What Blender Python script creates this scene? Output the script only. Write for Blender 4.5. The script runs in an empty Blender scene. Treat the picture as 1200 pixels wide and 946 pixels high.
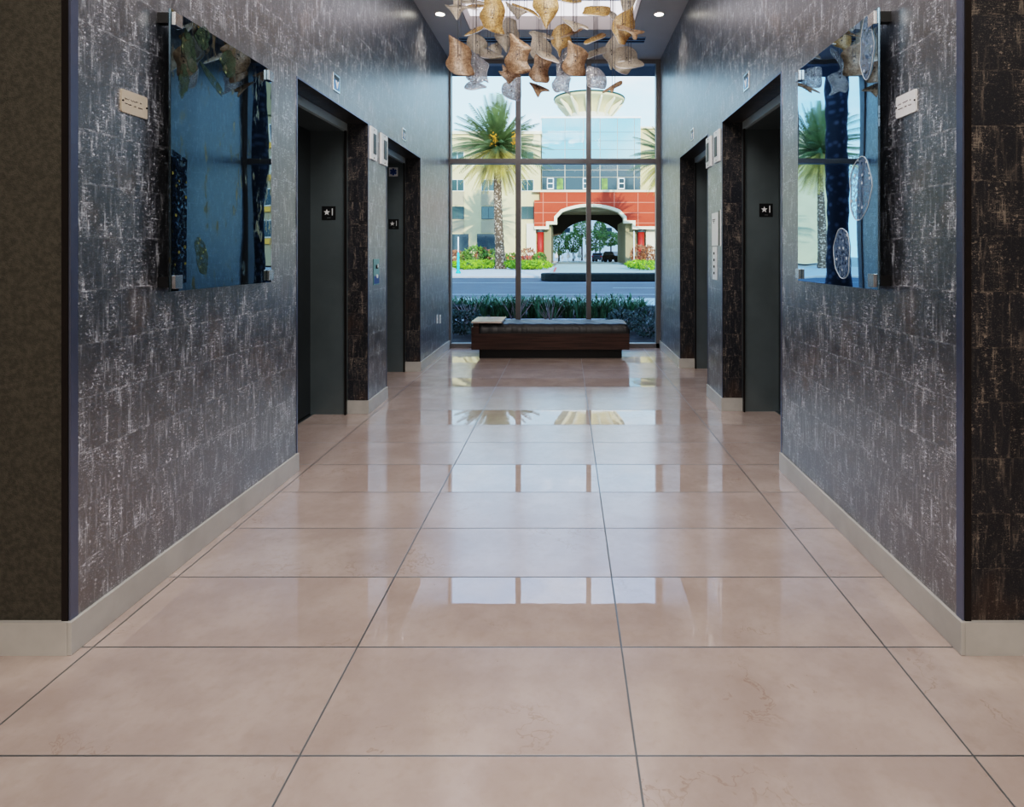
import bpy, bmesh, math, random
from mathutils import Vector, Matrix
from mathutils.geometry import tessellate_polygon
PI = math.pi
R = random.Random(7)
sc = bpy.context.scene
COL = sc.collection
F, CX, CY, H = 720.0, 664.0, 297.0, 1.37          # photo calibration: focal px, vanishing point, eye height

def P(x, y, Y):                                     # point of the place seen at photo pixel (x,y) at depth Y
    return Vector(((x-CX)/F*Y, Y, H+(CY-y)/F*Y))

# ------------------------------------------------------------------ materials
def srgb(r, g, b):
    f = lambda c: (c/255/12.92) if c/255 <= .04045 else ((c/255+.055)/1.055)**2.4
    return (f(r), f(g), f(b), 1)

def newmat(name):
    m = bpy.data.materials.new(name); m.use_nodes = True
    return m, m.node_tree, m.node_tree.nodes['Principled BSDF']

class G:
    """small helper to write node maths"""
    def __init__(s, nt): s.nt = nt
    def n(s, t, **k):
        o = s.nt.nodes.new(t)
        for a, b in k.items(): setattr(o, a, b)
        return o
    def put(s, sock, v):
        if isinstance(v, bpy.types.NodeSocket): s.nt.links.new(v, sock)
        elif v is not None: sock.default_value = v
    def m(s, op, a, b=None, c=None, clamp=False):
        o = s.n('ShaderNodeMath', operation=op, use_clamp=clamp)
        s.put(o.inputs[0], a)
        if b is not None: s.put(o.inputs[1], b)
        if c is not None: s.put(o.inputs[2], c)
        return o.outputs[0]
    def mix(s, f, a, b, mode='MIX'):
        o = s.n('ShaderNodeMix', data_type='RGBA', blend_type=mode)
        s.put(o.inputs[0], f); s.put(o.inputs[6], a); s.put(o.inputs[7], b)
        return o.outputs[2]
    def noise(s, vec, scale, detail=3, rough=.55):
        o = s.n('ShaderNodeTexNoise'); s.put(o.inputs['Vector'], vec)
        o.inputs['Scale'].default_value = scale; o.inputs['Detail'].default_value = detail
        o.inputs['Roughness'].default_value = rough
        return o.outputs['Fac']
    def comb(s, x, y, z=0.0):
        o = s.n('ShaderNodeCombineXYZ')
        s.put(o.inputs[0], x); s.put(o.inputs[1], y); s.put(o.inputs[2], z)
        return o.outputs[0]
    def step(s, v, lo, hi, a=0.0, b=1.0):
        o = s.n('ShaderNodeMapRange', interpolation_type='SMOOTHSTEP')
        s.put(o.inputs[0], v)
        for i, q in enumerate((lo, hi, a, b)): s.put(o.inputs[i+1], q)
        return o.outputs[0]
    def pos(s):
        g = s.n('ShaderNodeNewGeometry'); sep = s.n('ShaderNodeSeparateXYZ')
        s.nt.links.new(g.outputs['Position'], sep.inputs[0])
        sn = s.n('ShaderNodeSeparateXYZ'); s.nt.links.new(g.outputs['True Normal'], sn.inputs[0])
        return g.outputs['Position'], sep.outputs, sn.outputs
    def bump(s, h, strength, dist):
        o = s.n('ShaderNodeBump'); s.put(o.inputs['Height'], h)
        o.inputs['Strength'].default_value = strength; o.inputs['Distance'].default_value = dist
        return o.outputs['Normal']

def simple(name, col, rough=.5, metal=0, spec=.5, var=0.0, vs=8.0, bump=0, bs=60, emit=0):
    m, nt, b = newmat(name); g = G(nt)
    tc = g.n('ShaderNodeTexCoord').outputs['Object']
    c = col if len(col) == 4 else (*col, 1)
    n = g.noise(tc, vs, 4)
    dark = tuple(x*(1-var) for x in c[:3])+(1,); lite = tuple(min(1, x*(1+var)) for x in c[:3])+(1,)
    g.put(b.inputs['Base Color'], g.mix(g.step(n, .3, .7), dark, lite))
    b.inputs['Roughness'].default_value = rough; b.inputs['Metallic'].default_value = metal
    b.inputs['Specular IOR Level'].default_value = spec
    if bump: g.put(b.inputs['Normal'], g.bump(g.noise(tc, bs, 3), bump, .01))
    if emit:
        b.inputs['Emission Color'].default_value = c; b.inputs['Emission Strength'].default_value = emit
    return m

M = {}
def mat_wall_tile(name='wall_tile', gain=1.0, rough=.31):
    m, nt, b = newmat(name); g = G(nt)
    pv, p, nn = g.pos()
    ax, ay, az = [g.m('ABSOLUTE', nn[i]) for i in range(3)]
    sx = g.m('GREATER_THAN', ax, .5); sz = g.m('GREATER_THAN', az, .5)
    u = g.m('ADD', g.m('MULTIPLY', p[1], g.m('MAXIMUM', sx, sz)), g.m('MULTIPLY', p[0], g.m('SUBTRACT', 1.0, g.m('MAXIMUM', sx, sz))))
    v = g.m('ADD', g.m('MULTIPLY', p[2], g.m('SUBTRACT', 1.0, sz)), g.m('MULTIPLY', p[0], sz))
    rowf = g.m('DIVIDE', g.m('ADD', v, .092), .19)
    row = g.m('FLOOR', rowf)
    wn = g.n('ShaderNodeTexWhiteNoise', noise_dimensions='1D'); g.put(wn.inputs['W'], row)
    uf = g.m('ADD', g.m('DIVIDE', u, .38), g.m('MULTIPLY', g.m('ROUND', g.m('MULTIPLY', wn.outputs['Value'], 3.0)), .333))
    colu = g.m('FLOOR', uf)
    fr = g.m('FRACT', rowf); fu = g.m('FRACT', uf)
    dv = g.m('MULTIPLY', g.m('MINIMUM', fr, g.m('SUBTRACT', 1.0, fr)), .19)
    du = g.m('MULTIPLY', g.m('MINIMUM', fu, g.m('SUBTRACT', 1.0, fu)), .38)
    tile = g.n('ShaderNodeTexWhiteNoise', noise_dimensions='2D'); g.put(tile.inputs['Vector'], g.comb(row, colu))
    tv = tile.outputs['Value']
    off = g.m('MULTIPLY', tv, 37.0)
    w = g.m('ADD', u, off)
    uv = g.comb(w, v, 0.0)
    streak = g.noise(g.comb(g.m('MULTIPLY', w, 62.0), g.m('MULTIPLY', v, 7.0), off), 1.0, 4, .6)
    fine = g.noise(g.comb(g.m('MULTIPLY', w, 210.0), g.m('MULTIPLY', v, 16.0), off), 1.0, 3, .65)
    weave = g.noise(g.comb(g.m('MULTIPLY', w, 30.0), g.m('MULTIPLY', v, 190.0), off), 1.0, 3, .65)
    speck = g.noise(uv, 230.0, 2, .5)
    speck2 = g.noise(uv, 75.0, 2, .5)
    patch = g.noise(g.comb(g.m('MULTIPLY', w, 16.0), g.m('MULTIPLY', v, 7.0), off), 1.0, 3, .6)
    pm = g.step(patch, .40, .68)
    s1 = g.m('MULTIPLY', g.step(streak, .50, .66), g.step(fine, .36, .60))
    s2 = g.m('MULTIPLY', g.step(weave, .5, .72), pm)
    s3 = g.step(speck, .57, .67)
    s4 = g.m('MULTIPLY', g.step(speck2, .62, .69), 1.0)
    edge = g.m('MULTIPLY', g.step(dv, .006, .0015), g.step(g.noise(uv, 40.0, 2), .42, .62))
    lum = g.m('ADD', g.m('MULTIPLY', s1, .62), g.m('ADD', g.m('MULTIPLY', s2, .6), g.m('ADD', g.m('MULTIPLY', s3, .6), g.m('ADD', s4, g.m('MULTIPLY', edge, .5)))), clamp=True)
    lum = g.m('MULTIPLY', lum, g.m('ADD', .35, g.m('MULTIPLY', pm, 1.0)), clamp=True)
    br = g.noise(g.comb(g.m('MULTIPLY', u, 3.2), g.m('MULTIPLY', v, 2.2), 3.0), 1.0, 2)
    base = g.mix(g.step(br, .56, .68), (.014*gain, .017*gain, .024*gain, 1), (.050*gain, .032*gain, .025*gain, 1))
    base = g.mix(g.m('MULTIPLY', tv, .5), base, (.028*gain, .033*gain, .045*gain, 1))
    white = g.mix(sx, (.30*gain, .26*gain, .22*gain, 1), (.68*gain, .72*gain, .81*gain, 1))  # shade painted in: streaks darker and browner on reveals and wall ends
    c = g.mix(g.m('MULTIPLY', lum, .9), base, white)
    groove = g.step(g.m('MINIMUM', du, dv), .0016, .0004)
    c = g.mix(g.m('MULTIPLY', groove, .45), c, (.012, .012, .014, 1))
    g.put(b.inputs['Base Color'], c)
    g.put(b.inputs['Roughness'], g.m('ADD', rough, g.m('MULTIPLY', lum, .16)))
    b.inputs['IOR'].default_value = 2.6
    g.put(b.inputs['Specular IOR Level'], g.m('ADD', g.m('MULTIPLY', sx, .65), .10))  # sheen cut on the same faces so they read dark
    hgt = g.m('ADD', g.m('MULTIPLY', streak, .6), g.m('SUBTRACT', g.m('MULTIPLY', speck2, .5), groove))
    g.put(b.inputs['Normal'], g.bump(g.m('MULTIPLY', groove, -1.0), .3, .001))
    return m
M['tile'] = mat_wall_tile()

def mat_floor():
    m, nt, b = newmat('floor_tile'); g = G(nt)
    pv, p, nn = g.pos()
    uf = g.m('DIVIDE', g.m('ADD', p[0], .728+9*.9185), .9185)
    vf = g.m('DIVIDE', g.m('SUBTRACT', p[1], 1.675-12*.4621), .4621)
    col, row = g.m('FLOOR', uf), g.m('FLOOR', vf)
    fu, fv = g.m('FRACT', uf), g.m('FRACT', vf)
    du = g.m('MULTIPLY', g.m('MINIMUM', fu, g.m('SUBTRACT', 1.0, fu)), .9185)
    dv = g.m('MULTIPLY', g.m('MINIMUM', fv, g.m('SUBTRACT', 1.0, fv)), .4621)
    dd = g.m('MINIMUM', du, dv)
    joint = g.step(dd, .0036, .0022)
    pol = g.m('COMPARE', g.m('MODULO', row, 3.0), 1.0, .1)
    wn = g.n('ShaderNodeTexWhiteNoise', noise_dimensions='2D'); g.put(wn.inputs['Vector'], g.comb(col, row))
    tv = wn.outputs['Value']
    o = g.m('MULTIPLY', tv, 23.0)
    q = g.comb(g.m('ADD', p[0], o), g.m('ADD', p[1], o), 0.0)
    cloud = g.noise(q, 3.2, 5, .6)
    fine = g.noise(q, 26.0, 4, .6)
    c = g.mix(g.step(cloud, .35, .68), (.39, .315, .285, 1), (.48, .40, .365, 1))
    c = g.mix(g.m('MULTIPLY', g.step(fine, .45, .75), .18), c, (.30, .21, .165, 1))
    c = g.mix(g.m('MULTIPLY', tv, .22), c, (.46, .35, .31, 1))
    warp = g.n('ShaderNodeVectorMath', operation='ADD')
    g.put(warp.inputs[0], q)
    nz = g.n('ShaderNodeTexNoise'); g.put(nz.inputs['Vector'], q); nz.inputs['Scale'].default_value = 4; nz.inputs['Detail'].default_value = 4
    sc_ = g.n('ShaderNodeVectorMath', operation='SCALE'); g.put(sc_.inputs[0], nz.outputs['Color']); sc_.inputs['Scale'].default_value = .55
    g.put(warp.inputs[1], sc_.outputs[0])
    vein = g.noise(warp.outputs[0], 2.4, 5, .65)
    vm = g.step(g.m('ABSOLUTE', g.m('SUBTRACT', vein, .5)), .012, .0)
    vm = g.m('MULTIPLY', vm, g.step(g.noise(q, 1.9, 2), .50, .66))
    c = g.mix(g.m('MULTIPLY', vm, .42), c, (.25, .15, .10, 1))
    pit = g.step(g.noise(q, 95.0, 1), .79, .82)
    c = g.mix(g.m('MULTIPLY', pit, .6), c, (.15, .1, .08, 1))
    c = g.mix(joint, c, (.035, .04, .042, 1))
    g.put(b.inputs['Base Color'], c)
    r = g.m('ADD', g.m('MULTIPLY', pol, .012), g.m('MULTIPLY', g.m('SUBTRACT', 1.0, pol), .175))
    r = g.m('ADD', r, g.m('MULTIPLY', joint, .35))
    g.put(b.inputs['Roughness'], r)
    b.inputs['IOR'].default_value = 2.5
    b.inputs['Specular IOR Level'].default_value = .5
    wav = g.noise(g.comb(p[0], g.m('MULTIPLY', p[1], 1.0)), 9.0, 1)
    g.put(b.inputs['Normal'], g.bump(g.m('ADD', g.m('MULTIPLY', wav, .12), g.m('MULTIPLY', joint, -1.0)), .25, .002))
    return m
M['floor'] = mat_floor()

def mat_wood(name, c1, c2, scale=22, rough=.35):
    m, nt, b = newmat(name); g = G(nt)
    tc = g.n('ShaderNodeNewGeometry').outputs['Position']
    sp = g.n('ShaderNodeSeparateXYZ'); g.put(sp.inputs[0], tc)
    v = g.comb(g.m('MULTIPLY', sp.outputs[0], 1.2), g.m('MULTIPLY', sp.outputs[1], 6.0), g.m('MULTIPLY', sp.outputs[2], scale*2.4))
    n = g.noise(v, 1.6, 6, .65)
    g.put(b.inputs['Base Color'], g.mix(g.step(n, .3, .72), c1, c2))
    b.inputs['Roughness'].default_value = rough
    g.put(b.inputs['Normal'], g.bump(n, .12, .004))
    return m
M['wood'] = mat_wood('dark_wood', (.022, .012, .010, 1), (.075, .040, .032, 1))
M['woodtop'] = mat_wood('table_wood', (.42, .36, .32, 1), (.52, .46, .42, 1), 4, .2)

def mat_leather():
    m, nt, b = newmat('black_leather'); g = G(nt)
    tc = g.n('ShaderNodeNewGeometry').outputs['Position']
    sp = g.n('ShaderNodeSeparateXYZ'); g.put(sp.inputs[0], tc)
    fold = g.noise(g.comb(g.m('ADD', g.m('MULTIPLY', sp.outputs[0], 9.0), g.m('MULTIPLY', sp.outputs[1], 5.0)), g.m('MULTIPLY', sp.outputs[1], 1.5)), 1.0, 2)
    fine = g.noise(tc, 300.0, 2)
    b.inputs['Base Color'].default_value = (.018, .019, .022, 1)
    b.inputs['Roughness'].default_value = .42
    g.put(b.inputs['Normal'], g.bump(g.m('ADD', fold, g.m('MULTIPLY', fine, .03)), .8, .03))
    return m
M['leather'] = mat_leather()

def mat_mirror(name, tint, ochre, seed):
    m, nt, b = newmat(name); g = G(nt)
    pv, p, nn = g.pos()
    q = g.comb(g.m('MULTIPLY', p[1], 9.0), g.m('MULTIPLY', p[2], 3.2), seed)
    n1 = g.noise(q, 1.0, 5, .7)
    strokes = g.noise(g.comb(g.m('MULTIPLY', p[1], 34.0), g.m('MULTIPLY', p[2], 11.0), seed+4), 1.0, 3, .6)
    msk = g.m('MULTIPLY', g.step(n1, .50, .62), g.step(strokes, .46, .60))
    msk = g.m('MULTIPLY', msk, 1.0 if seed < 5 else 0.0)
    c = g.mix(g.m('MULTIPLY', msk, .6), tint, ochre)
    g.put(b.inputs['Base Color'], c)
    b.inputs['Metallic'].default_value = 1.0
    g.put(b.inputs['Roughness'], g.m('ADD', .015, g.m('MULTIPLY', msk, .25)))
    wave = g.noise(g.comb(g.m('MULTIPLY', p[1], 2.2), g.m('MULTIPLY', p[2], 1.3), seed), 1.0, 1)
    g.put(b.inputs['Normal'], g.bump(wave, .07, .03))
    return m
M['mirror_l'] = mat_mirror('blue_mirror_glass_with_gold_leaves', (.16, .235, .29, 1), (.30, .25, .10, 1), 2.0)
M['mirror_r'] = mat_mirror('blue_mirror_glass', (.36, .56, .74, 1), (.40, .42, .44, 1), 11.0)

def mat_glass(name='window_glass', tint=(.93, .97, .98, 1), refl=.10):
    m = bpy.data.materials.new(name); m.use_nodes = True; nt = m.node_tree; nt.nodes.clear(); g = G(nt)
    out = g.n('ShaderNodeOutputMaterial'); mx = g.n('ShaderNodeMixShader')
    tr = g.n('ShaderNodeBsdfTransparent'); gl = g.n('ShaderNodeBsdfGlossy')
    tr.inputs[0].default_value = tint; gl.inputs['Roughness'].default_value = 0.0
    fr = g.n('ShaderNodeFresnel'); fr.inputs[0].default_value = 1.25
    g.put(mx.inputs[0], fr.outputs[0])
    nt.links.new(tr.outputs[0], mx.inputs[1]); nt.links.new(gl.outputs[0], mx.inputs[2]); nt.links.new(mx.outputs[0], out.inputs[0])
    return m
M['glass'] = mat_glass()

def mat_petal(name, c1, c2, trans, alpha=0.0, rough=.3, bump=.5, clear=0.0):
    """textured art glass: diffuse + translucent, with some see-through"""
    m = bpy.data.materials.new(name); m.use_nodes = True; nt = m.node_tree; nt.nodes.clear(); g = G(nt)
    tc = g.n('ShaderNodeNewGeometry').outputs['Position']
    n = g.noise(tc, 30.0, 4, .7); n2 = g.noise(tc, 75.0, 3, .7)
    col = g.mix(g.step(n, .32, .68), c1, c2)
    col = g.mix(g.m('MULTIPLY', g.step(n2, .48, .60), .75), col, tuple(x*.45 for x in c1[:3])+(1,))
    nor = g.bump(g.m('ADD', n2, n), bump, .01)
    d = g.n('ShaderNodeBsdfDiffuse'); t = g.n('ShaderNodeBsdfTranslucent'); gl = g.n('ShaderNodeBsdfGlossy'); tp = g.n('ShaderNodeBsdfTransparent')
    for s in (d, t, gl): g.put(s.inputs['Normal'], nor)
    g.put(d.inputs[0], col); g.put(t.inputs[0], col); g.put(tp.inputs[0], g.mix(.5, (1, 1, 1, 1), c2))
    gl.inputs['Roughness'].default_value = rough
    a = g.n('ShaderNodeMixShader'); a.inputs[0].default_value = trans
    nt.links.new(d.outputs[0], a.inputs[1]); nt.links.new(t.outputs[0], a.inputs[2])
    c = g.n('ShaderNodeMixShader'); g.put(c.inputs[0], g.m('MULTIPLY', g.step(n2, .62, .40), alpha))
    nt.links.new(a.outputs[0], c.inputs[1]); nt.links.new(tp.outputs[0], c.inputs[2])
    e = g.n('ShaderNodeMixShader'); e.inputs[0].default_value = .10+clear
    nt.links.new(c.outputs[0], e.inputs[1]); nt.links.new(gl.outputs[0], e.inputs[2])
    out = g.n('ShaderNodeOutputMaterial'); nt.links.new(e.outputs[0], out.inputs[0])
    return m
M['amber'] = mat_petal('amber_glass', (.66, .40, .15, 1), (.86, .62, .32, 1), .5, .05)
M['brown'] = mat_petal('brown_glass', (.44, .27, .16, 1), (.74, .52, .36, 1), .5, .12)
M['pale'] = mat_petal('pale_glass', (.78, .68, .56, 1), (.92, .84, .74, 1), .55, .25)
M['clear'] = mat_petal('clear_rippled_glass', (.70, .73, .86, 1), (1.0, 1.0, 1.0, 1), .7, .85, .10, 1.0, .25)
M['rim'] = simple('polished_glass_edge', (.92, .93, .97), .15, 0, .8)

M['steel'] = simple('brushed_steel', (.62, .64, .66), .22, 1, var=.05)
M['dsteel'] = simple('dark_elevator_steel', (.22, .265, .28), .38, .7, var=.10, vs=2)
M['hdr'] = simple('pale_polished_steel', (.62, .74, .78), .3, .35)
M['hdrt'] = simple('teal_grey_steel_plate', (.18, .36, .38), .35, .5)
M['dleaf'] = simple('dark_door_leaf_steel', (.085, .10, .11), .33, .8, var=.10, vs=2)
M['dbronze'] = simple('dark_bronze_trim', (.018, .014, .013), .4, .3)
M['edge'] = simple('blue_grey_edge_trim', (.20, .23, .32), .3, .8)
M['alu'] = simple('window_frame_paint', (.17, .165, .17), .35, .4)
M['cable'] = simple('steel_cable', (.20, .19, .20), .4, .6)
M['ceil'] = simple('grey_ceiling_paint', (.56, .56, .57), .6, var=.03, vs=2)
M['tray'] = simple('tray_plaster', (.42, .38, .37), .7)
M['white'] = simple('white_plate', (.82, .84, .86), .3)
M['black'] = simple('black_plate', (.012, .013, .015), .35)
M['screen'] = simple('blue_display', (.05, .14, .35), .2)
M['bluesign'] = simple('blue_symbol', (.02, .09, .32), .4)
M['base'] = simple('pale_stone_skirting', (.46, .45, .43), .3, var=.08, vs=5)
M['taupe'] = simple('dark_taupe_wallcovering', (.056, .054, .044), .7, var=.25, vs=60, bump=.3, bs=200)
M['lobby'] = simple('lobby_wall', (.45, .40, .34), .7)
M['plaque'] = simple('champagne_plaque', (.66, .57, .46), .35, .35)
M['engrave'] = simple('engraved_lettering', (.10, .08, .08), .6)
M['lamp'] = simple('lamp_lens', (1, .93, .80), .5, emit=9.0)
M['panel'] = simple('luminous_tray_panel', (.95, .93, 1.0), .6, emit=1.5)
M['slot'] = simple('slot_shadow', (.02, .03, .045), .6)
M['blueslot'] = simple('slot_rail', (.25, .36, .46), .35, .5)

M['stucco'] = simple('cream_stucco', (.58, .50, .29), .9, var=.05, vs=.6)
M['stuccow'] = simple('pale_stucco', (.64, .60, .48), .9, var=.04, vs=.6)
M['tan'] = simple('tan_stucco', (.38, .33, .22), .9, var=.05, vs=.6)
M['trimc'] = simple('cream_moulding', (.70, .64, .46), .8)
M['redcol'] = simple('red_column_paint', (.42, .025, .012), .55)
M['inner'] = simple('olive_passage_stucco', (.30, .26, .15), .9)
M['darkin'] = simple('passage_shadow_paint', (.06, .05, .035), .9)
M['dglass'] = simple('dark_window_glass', (.035, .06, .07), .06, 0, .9)
M['tealglass'] = simple('teal_window_glass', (.07, .12, .12), .08, .2, .8)
M['skyglass'] = simple('sky_blue_curtain_glass', (.40, .58, .66), .03, .9, .4)
M['wframe'] = simple('white_window_frame', (.72, .74, .72), .5)
M['darkframe'] = simple('dark_window_frame', (.05, .07, .08), .5)
M['rimg'] = simple('dark_green_rim', (.02, .06, .05), .5)
M['asphalt'] = simple('asphalt', (.095, .110, .130), .75, var=.12, vs=.5)
M['line'] = simple('road_paint', (.55, .6, .65), .7)
M['concrete'] = simple('sidewalk_concrete', (.62, .57, .52), .85, var=.06, vs=1)
M['path'] = simple('pale_path_concrete', (.50, .52, .54), .85, var=.05, vs=2)
M['soil'] = simple('planting_soil', (.035, .032, .03), .95, var=.3, vs=12)
M['yel'] = simple('yellow_awning_cloth', (.70, .40, .08), .8)
M['drive'] = simple('greenish_driveway', (.40, .46, .40), .85, var=.05, vs=1)
M['lawn'] = simple('far_ground', (.42, .40, .34), .9, var=.1, vs=.5)
M['facade'] = simple('hotel_facade', (.30, .30, .30), .8)
M['soffit'] = simple('blue_grey_soffit', (.035, .065, .095), .5)
M['teal'] = simple('turquoise_post_paint', (.03, .42, .48), .5)
M['redline'] = simple('red_kerb_paint', (.60, .10, .06), .6)
M['leafd'] = simple('dark_green_leaf', (.085, .21, .10), .35, var=.5, vs=6)
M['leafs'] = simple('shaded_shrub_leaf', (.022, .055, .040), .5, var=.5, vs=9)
M['leafb'] = simple('bright_green_leaf', (.20, .36, .02), .6, var=.35, vs=2)
M['leafm'] = simple('mid_green_leaf', (.11, .20, .035), .6, var=.6, vs=1.5)
M['leafo'] = simple('bronze_leaf', (.30, .13, .06), .6, var=.4, vs=2)
M['hedge'] = simple('black_green_hedge_leaf', (.010, .018, .012), .8, var=.3, vs=4)
M['frond'] = simple('palm_frond', (.11, .16, .06), .55, var=.5, vs=.7)
M['frondy'] = simple('straw_palm_frond', (.40, .33, .09), .6, var=.5, vs=.8)
M['dates'] = simple('orange_date_cluster', (.75, .36, .03), .6)
M['stem'] = simple('bare_pinkish_stem', (.30, .22, .22), .7)
M['carb'] = simple('black_car_paint', (.012, .013, .016), .2, 0, .8)
M['cars'] = simple('blue_grey_car_paint', (.12, .16, .22), .25, .5, .8)
M['tyre'] = simple('tyre_rubber', (.012, .012, .012), .8)
M['tail'] = simple('red_tail_light', (.6, .02, .02), .3)
M['whiteo'] = simple('white_outdoor_paint', (.85, .85, .85), .6)

def mat_trunk(name, c1, c2, sc_=1.0):
    m, nt, b = newmat(name); g = G(nt)
    tc = g.n('ShaderNodeTexCoord').outputs['Object']
    v = g.n('ShaderNodeTexVoronoi'); g.put(v.inputs['Vector'], tc); v.inputs['Scale'].default_value = 5.5*sc_
    g.put(b.inputs['Base Color'], g.mix(g.step(v.outputs['Distance'], .1, .55), c2, c1))
    b.inputs['Roughness'].default_value = .9
    return m
M['trunk'] = mat_trunk('palm_trunk_bark', (.10, .07, .045, 1), (.50, .42, .33, 1))
M['trunkd'] = mat_trunk('shaded_palm_bark', (.030, .032, .036, 1), (.12, .12, .13, 1), 1.5)

def mat_redpanel():
    m, nt, b = newmat('terracotta_panels'); g = G(nt)
    pv, p, nn = g.pos()
    fu = g.m('FRACT', g.m('DIVIDE', g.m('ADD', p[0], 4.02+60), 3.05)); fv = g.m('FRACT', g.m('DIVIDE', p[2], 1.32))
    du = g.m('MULTIPLY', g.m('MINIMUM', fu, g.m('SUBTRACT', 1.0, fu)), 3.05)
    dv = g.m('MULTIPLY', g.m('MINIMUM', fv, g.m('SUBTRACT', 1.0, fv)), 1.32)
    j = g.m('MULTIPLY', g.step(g.m('MINIMUM', du, dv), .06, .03), .55)
    n = g.noise(pv, .6, 3)
    c = g.mix(n, (.40, .048, .020, 1), (.48, .065, .028, 1))
    g.put(b.inputs['Base Color'], g.mix(j, c, (.60, .28, .20, 1)))
    b.inputs['Roughness'].default_value = .85
    return m
M['red'] = mat_redpanel()

# ------------------------------------------------------------------ mesh helpers
class MB:
    def __init__(s): s.v = []; s.f = []; s.smooth = set()
    def box(s, x0, x1, y0, y1, z0, z1):
        x0, x1 = min(x0, x1), max(x0, x1); y0, y1 = min(y0, y1), max(y0, y1); z0, z1 = min(z0, z1), max(z0, z1)
        i = len(s.v)
        s.v += [(x0, y0, z0), (x1, y0, z0), (x1, y1, z0), (x0, y1, z0), (x0, y0, z1), (x1, y0, z1), (x1, y1, z1), (x0, y1, z1)]
        for q in ((0, 3, 2, 1), (4, 5, 6, 7), (0, 1, 5, 4), (1, 2, 6, 5), (2, 3, 7, 6), (3, 0, 4, 7)):
            s.f.append(tuple(i+k for k in q))
        return s
    def quad(s, a, b, c, d):
        i = len(s.v); s.v += [tuple(a), tuple(b), tuple(c), tuple(d)]; s.f.append((i, i+1, i+2, i+3)); return s
    def tri(s, a, b, c):
        i = len(s.v); s.v += [tuple(a), tuple(b), tuple(c)]; s.f.append((i, i+1, i+2)); return s
    def prism_y(s, pts, y0, y1):            # pts = [(x,z)] polygon, extruded along Y
        n = len(pts); i = len(s.v)
        s.v += [(x, y0, z) for x, z in pts]+[(x, y1, z) for x, z in pts]
        tris = tessellate_polygon([[Vector((x, z, 0)) for x, z in pts]])
        for t in tris: s.f.append((i+t[0], i+t[1], i+t[2])); s.f.append((i+n+t[2], i+n+t[1], i+n+t[0]))
        for k in range(n): s.f.append((i+k, i+(k+1) % n, i+n+(k+1) % n, i+n+k))
        return s
    def prism(s, pts, org, ux, uy, d):      # polygon in the plane ux,uy at org, extruded by vector d
        n = len(pts); i = len(s.v); org, ux, uy, d = Vector(org), Vector(ux), Vector(uy), Vector(d)
        a = [org+ux*x+uy*y for x, y in pts]
        s.v += [tuple(p) for p in a]+[tuple(p+d) for p in a]
        for t in tessellate_polygon([[Vector((x, y, 0)) for x, y in pts]]):
            s.f.append((i+t[0], i+t[1], i+t[2])); s.f.append((i+n+t[2], i+n+t[1], i+n+t[0]))
        for k in range(n): s.f.append((i+k, i+(k+1) % n, i+n+(k+1) % n, i+n+k))
        return s
    def tube(s, pts, r, n=6, cap=True):
        pts = [Vector(p) for p in pts]; rr = r if isinstance(r, (list, tuple)) else [r]*len(pts)
        i0 = len(s.v)
        for k, p in enumerate(pts):
            t = (pts[min(k+1, len(pts)-1)]-pts[max(k-1, 0)]).normalized()
            a = t.cross(Vector((0, 1, 0)) if abs(t.y) < .9 else Vector((1, 0, 0))).normalized(); b = t.cross(a)
            for j in range(n):
                w = 2*PI*j/n; q = p+(a*math.cos(w)+b*math.sin(w))*rr[k]; s.v.append(tuple(q))
        for k in range(len(pts)-1):
            for j in range(n):
                a_ = i0+k*n+j; b_ = i0+k*n+(j+1) % n; s.f.append((a_, b_, b_+n, a_+n)); s.smooth.add(len(s.f)-1)
        if cap:
            s.f.append(tuple(i0+j for j in range(n))[::-1]); e = i0+(len(pts)-1)*n; s.f.append(tuple(e+j for j in range(n)))
        return s
    def lathe(s, prof, c, n=24, cap=True):            # prof = [(r,z)]
        i0 = len(s.v)
        for r, z in prof:
            for j in range(n):
                w = 2*PI*j/n; s.v.append((c[0]+r*math.cos(w), c[1]+r*math.sin(w), c[2]+z))
        for k in range(len(prof)-1):
            for j in range(n):
                a = i0+k*n+j; b = i0+k*n+(j+1) % n; s.f.append((a, b, b+n, a+n)); s.smooth.add(len(s.f)-1)
        if not cap: return s
        if prof[0][0] > 1e-4: s.f.append(tuple(i0+j for j in range(n))[::-1])
        e = i0+(len(prof)-1)*n
        if prof[-1][0] > 1e-4: s.f.append(tuple(e+j for j in range(n)))
        return s
    def build(s, name, mat, parent=None, bevel=0, origin=None):
        me = bpy.data.meshes.new(name)
        off = Vector(parent_world(parent)) if parent else (Vector(origin) if origin else Vector((0, 0, 0)))
        me.from_pydata([tuple(Vector(v)-off) for v in s.v], [], s.f)
        me.materials.append(M[mat] if isinstance(mat, str) else mat)
        for i in s.smooth: me.polygons[i].use_smooth = True
        bm = bmesh.new(); bm.from_mesh(me); bmesh.ops.recalc_face_normals(bm, faces=bm.faces); bm.to_mesh(me); bm.free()
        o = bpy.data.objects.new(name, me); COL.objects.link(o)
        if parent: o.parent = parent
        elif origin: o.location = origin
        if bevel:
            b = o.modifiers.new('bevel', 'BEVEL'); b.width = bevel; b.segments = 3; b.limit_method = 'ANGLE'
        return o

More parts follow.
